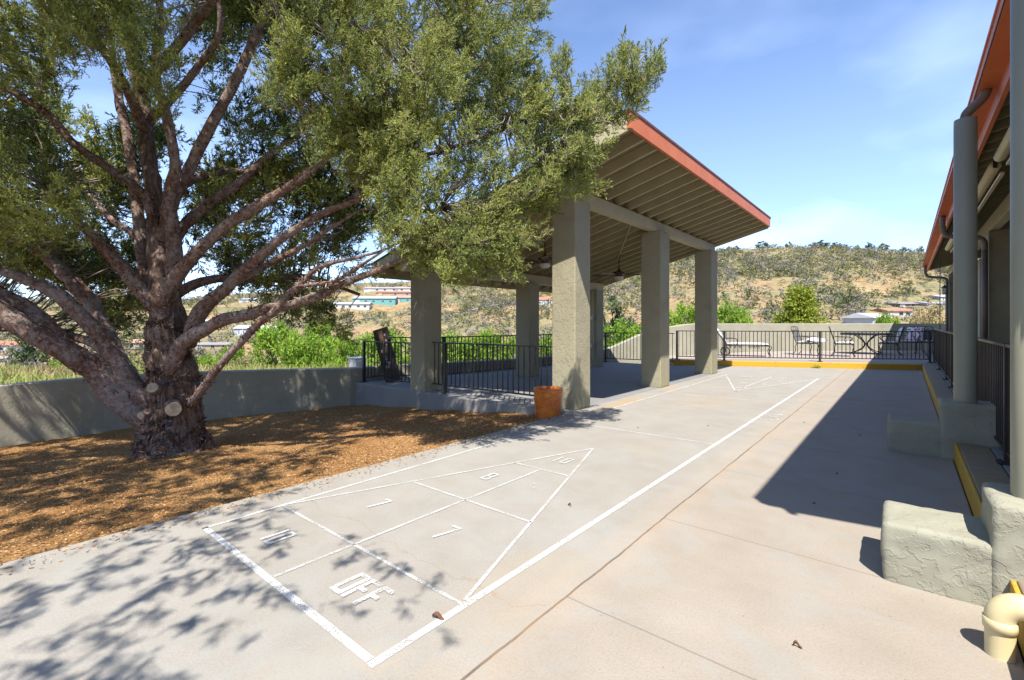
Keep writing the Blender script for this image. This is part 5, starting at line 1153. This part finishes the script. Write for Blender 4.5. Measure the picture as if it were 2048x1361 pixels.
for i, (u, v, t, w, lab) in enumerate(WT): put_tree('willow%d' % (i % 3), u, v, t, w, lab, 'willow_tree', 'tree', 'bright green trees along the valley')
put_tree('pine', 1600, 588, 62, 92, 'yellow green conifer rising above the patio wall', 'conifer_tree')
put_tree('tan', 1862, 606, 60, 90, 'tan flowering bush above the wall beside the building', 'bare_tree')
put_tree('tan', 480, 712, 38, 90, 'orange tan bush above the wall right of the trunk', 'bare_tree')
put_tree('tan', 225, 742, 33, 80, 'tan bush above the wall between the lower left limb and trunk', 'bare_tree')
put_tree('tan', 5, 752, 30, 80, 'dry tan bush above the wall at the left edge', 'bare_tree')
put_tree('willow2', 1772, 616, 70, 48, 'small green tree standing in front of the white barn', 'small_tree')
put_tree('juniper1', 245, 655, 190, 60, 'dark rounded tree above the tan house', 'dark_tree')
put_tree('juniper0', 60, 672, 120, 60, 'spreading dark green tree at the left beside the road', 'dark_tree')
put_tree('juniper1', 1220, 590, 130, 80, 'round green tree on the slope seen right of the rear far column', 'dark_tree')
put_tree('willow2', 640, 628, 120, 60, 'olive tree below the white mobile home', 'olive_tree')
CREST = ['leftmost juniper on the hill crest, beside the far front pavilion column', 'tiny crest juniper just right of the far column', 'small crest juniper, second right of the far column', 'small crest juniper below the pavilion roof tip',
         'large round crest juniper above the yellow green conifer, left one', 'small crest juniper between the two roundest crest trees', 'small crest juniper left of the biggest round crest tree', 'biggest round juniper on the middle of the hill crest',
         'crest juniper next right of the biggest crest tree', 'broad low crest juniper right of the middle of the ridge', 'smallest dark crest juniper right of the middle of the ridge', 'upright narrow crest juniper on the right part of the ridge',
         'rounded crest juniper on the right part of the ridge', 'crest juniper near the red eave of the right building', 'rightmost crest juniper touching the red eave', 'faint small crest juniper directly above the yellow green conifer']
for i, (u, v, w) in enumerate(((1408, 497, 14), (1446, 503, 9), (1459, 500, 9), (1471, 498, 9), (1525, 490, 17), (1577, 490, 9), (1627, 492, 10), (1644, 488, 18), (1672, 492, 12), (1690, 495, 12), (1714, 497, 6), (1740, 491, 10), (1767, 494, 12), (1809, 500, 9), (1841, 500, 8), (1580, 495, 6))):
    t = 415; p = at(u, CV, t); zg = float(terrain_z(p[0], p[1]))
    rt = put_tree('juniper%d' % (i % 2), u, v - 7, t, w * 1.6, CREST[i], 'juniper_tree', 'tree', 'junipers along the hill crest')

n = 45000; uu = RNG.uniform(-300, 1290, n); tt = 11.5 + 45 * RNG.uniform(0, 1, n) ** 1.3; P = atv(uu, np.full(n, CV), tt)
keep_ = (uu < 780) | (tt > 19); P = P[keep_]; P[:, 2] = terrain_z(P[:, 0], P[:, 1]); n = len(P); D = unit(RNG.normal(size=(n, 3)) * 0.45 + np.array([0, 0, 1]))
G_ = blades(P, D, RNG.uniform(0.12, 0.5, n), RNG.uniform(0.03, 0.08, n), 0.3); gt = 0.5 + 0.3 * vnoise(P, 0.6, 2) + RNG.normal(size=n) * 0.15; gm = vnoise(P, 0.9, 5) > -0.12
o = quads_obj('dry_grass', G_[~gm], gt[~gm], M['tanbush']); tag(o, 'dry grass and weeds on the slope just beyond the low wall', 'grass', kind='stuff')
o = quads_obj('green_weeds', G_[gm], gt[gm] + 0.2, M['weeds']); tag(o, 'fresh green weeds on the slope just beyond the low wall', 'weeds', kind='stuff')
# ------------------------------------------------------------------ scrub on the hillsides
def shrub_proto(seed, mat, n=120, leaf_=0.2):
    V, q = crown_cloud(n, 1, 1, 0.62, 0.42, leaf_, 12, seed); return V, q, mat
SP = [shrub_proto(70, M['scrub_green']), shrub_proto(71, M['scrub_grey']), shrub_proto(72, M['scrub_green']), shrub_proto(73, M['juniper']), shrub_proto(74, M['scrub_grey'])]
PO = []
for V_, q_, m_ in SP:
    o = quads_obj('scrub_bush', V_, q_, m_); COL.objects.unlink(o); PO.append(o)
cand = []
rs = np.random.default_rng(99)
while len(cand) < 7600:
    u = rs.uniform(-80, 1930); t = (26 if rs.uniform() < 0.10 else 55) + 365 * rs.uniform(0, 1) ** 0.62; p = at(u, CV, t); x, y = p[0], p[1]
    dens = 0.5 + 0.5 * sin(x * 0.035 + 1) * cos(y * 0.03) + 0.25 * sin(x * 0.09 - y * 0.07)
    if u < 900: dens -= 0.15
    if rs.uniform() > dens * 0.7 + 0.35: continue
    if 150 < t < 330 and u < 850 and rs.uniform() < 0.35: continue
    if t > 365 and rs.uniform() < 0.35: continue
    z = float(terrain_z(x, y)); vg = CV - F * (z - CAM[2]) / t
    if (1725 < u < 1915 and 600 < vg < 668 and rs.uniform() < 0.85) or (655 < u < 835 and 574 < vg < 626 and rs.uniform() < 0.7) or (370 < u < 560 and 640 < vg < 705 and rs.uniform() < 0.6): continue
    s = (1.1 + 3.0 * rs.uniform() ** 1.6) * (1 if t > 90 else 0.6) * (0.5 if t > 385 else 1); v = CV - F * (z - CAM[2]) / t
    k = int(rs.choice(5, p=[0.28, 0.26, 0.18, 0.16, 0.12]))
    cand.append((s / t, x, y, z, s, k, u, v))
def hidden(c): return c[7] > 780 or (c[6] > 1300 and c[7] > 652) or (1105 < c[6] < 1180) or (1290 < c[6] < 1340)
vis = [c for c in cand if not hidden(c)]; vis.sort(reverse=True)
LAB = ['olive green scrub bush on the dry hillside', 'grey brown scrub bush on the dry hillside', 'olive green scrub bush on the dry hillside', 'dark green juniper bush on the dry hillside', 'grey brown scrub bush on the dry hillside']
GRP = ['olive scrub bushes on the hillside', 'grey scrub bushes on the hillside', 'olive scrub bushes on the hillside', 'dark juniper bushes on the hillside', 'grey scrub bushes on the hillside']
for c in vis[:300]:
    _, x, y, z, s, k, u, v = c; o = PO[k].copy(); COL.objects.link(o); o.location = (x, y, z - 0.1); o.rotation_euler.z = rs.uniform(0, 6.28); o.scale = (s, s, s * rs.uniform(0.8, 1.3)); tag(o, LAB[k], 'bush', GRP[k])
rest = vis[300:]
for k in range(5):
    sub = [c for c in rest if c[5] == k]; V_, q_, m_ = SP[k]; sel = rs.choice(len(V_), 75, replace=False); Vk, qk = V_[sel], q_[sel]; out = []
    for c in sub:
        a = rs.uniform(0, 6.28); R2 = np.array([[cos(a), -sin(a), 0], [sin(a), cos(a), 0], [0, 0, 1]])
        out.append((((Vk.reshape(-1, 3) @ R2.T) * np.array([c[4], c[4], c[4] * rs.uniform(0.8, 1.3)]) + np.array([c[1], c[2], c[3] - 0.1])).reshape(-1, 4, 3)))
    o = quads_obj('scrub', np.concatenate(out), np.tile(qk, len(sub)) + np.repeat(rs.normal(size=len(sub)) * 0.22, len(qk)), m_)
    tag(o, ['distant olive scrub', 'distant grey scrub', 'far green brush', 'distant dark brush', 'far dusty brush'][k] + ' covering the dry hillsides', 'scrub', kind='stuff')
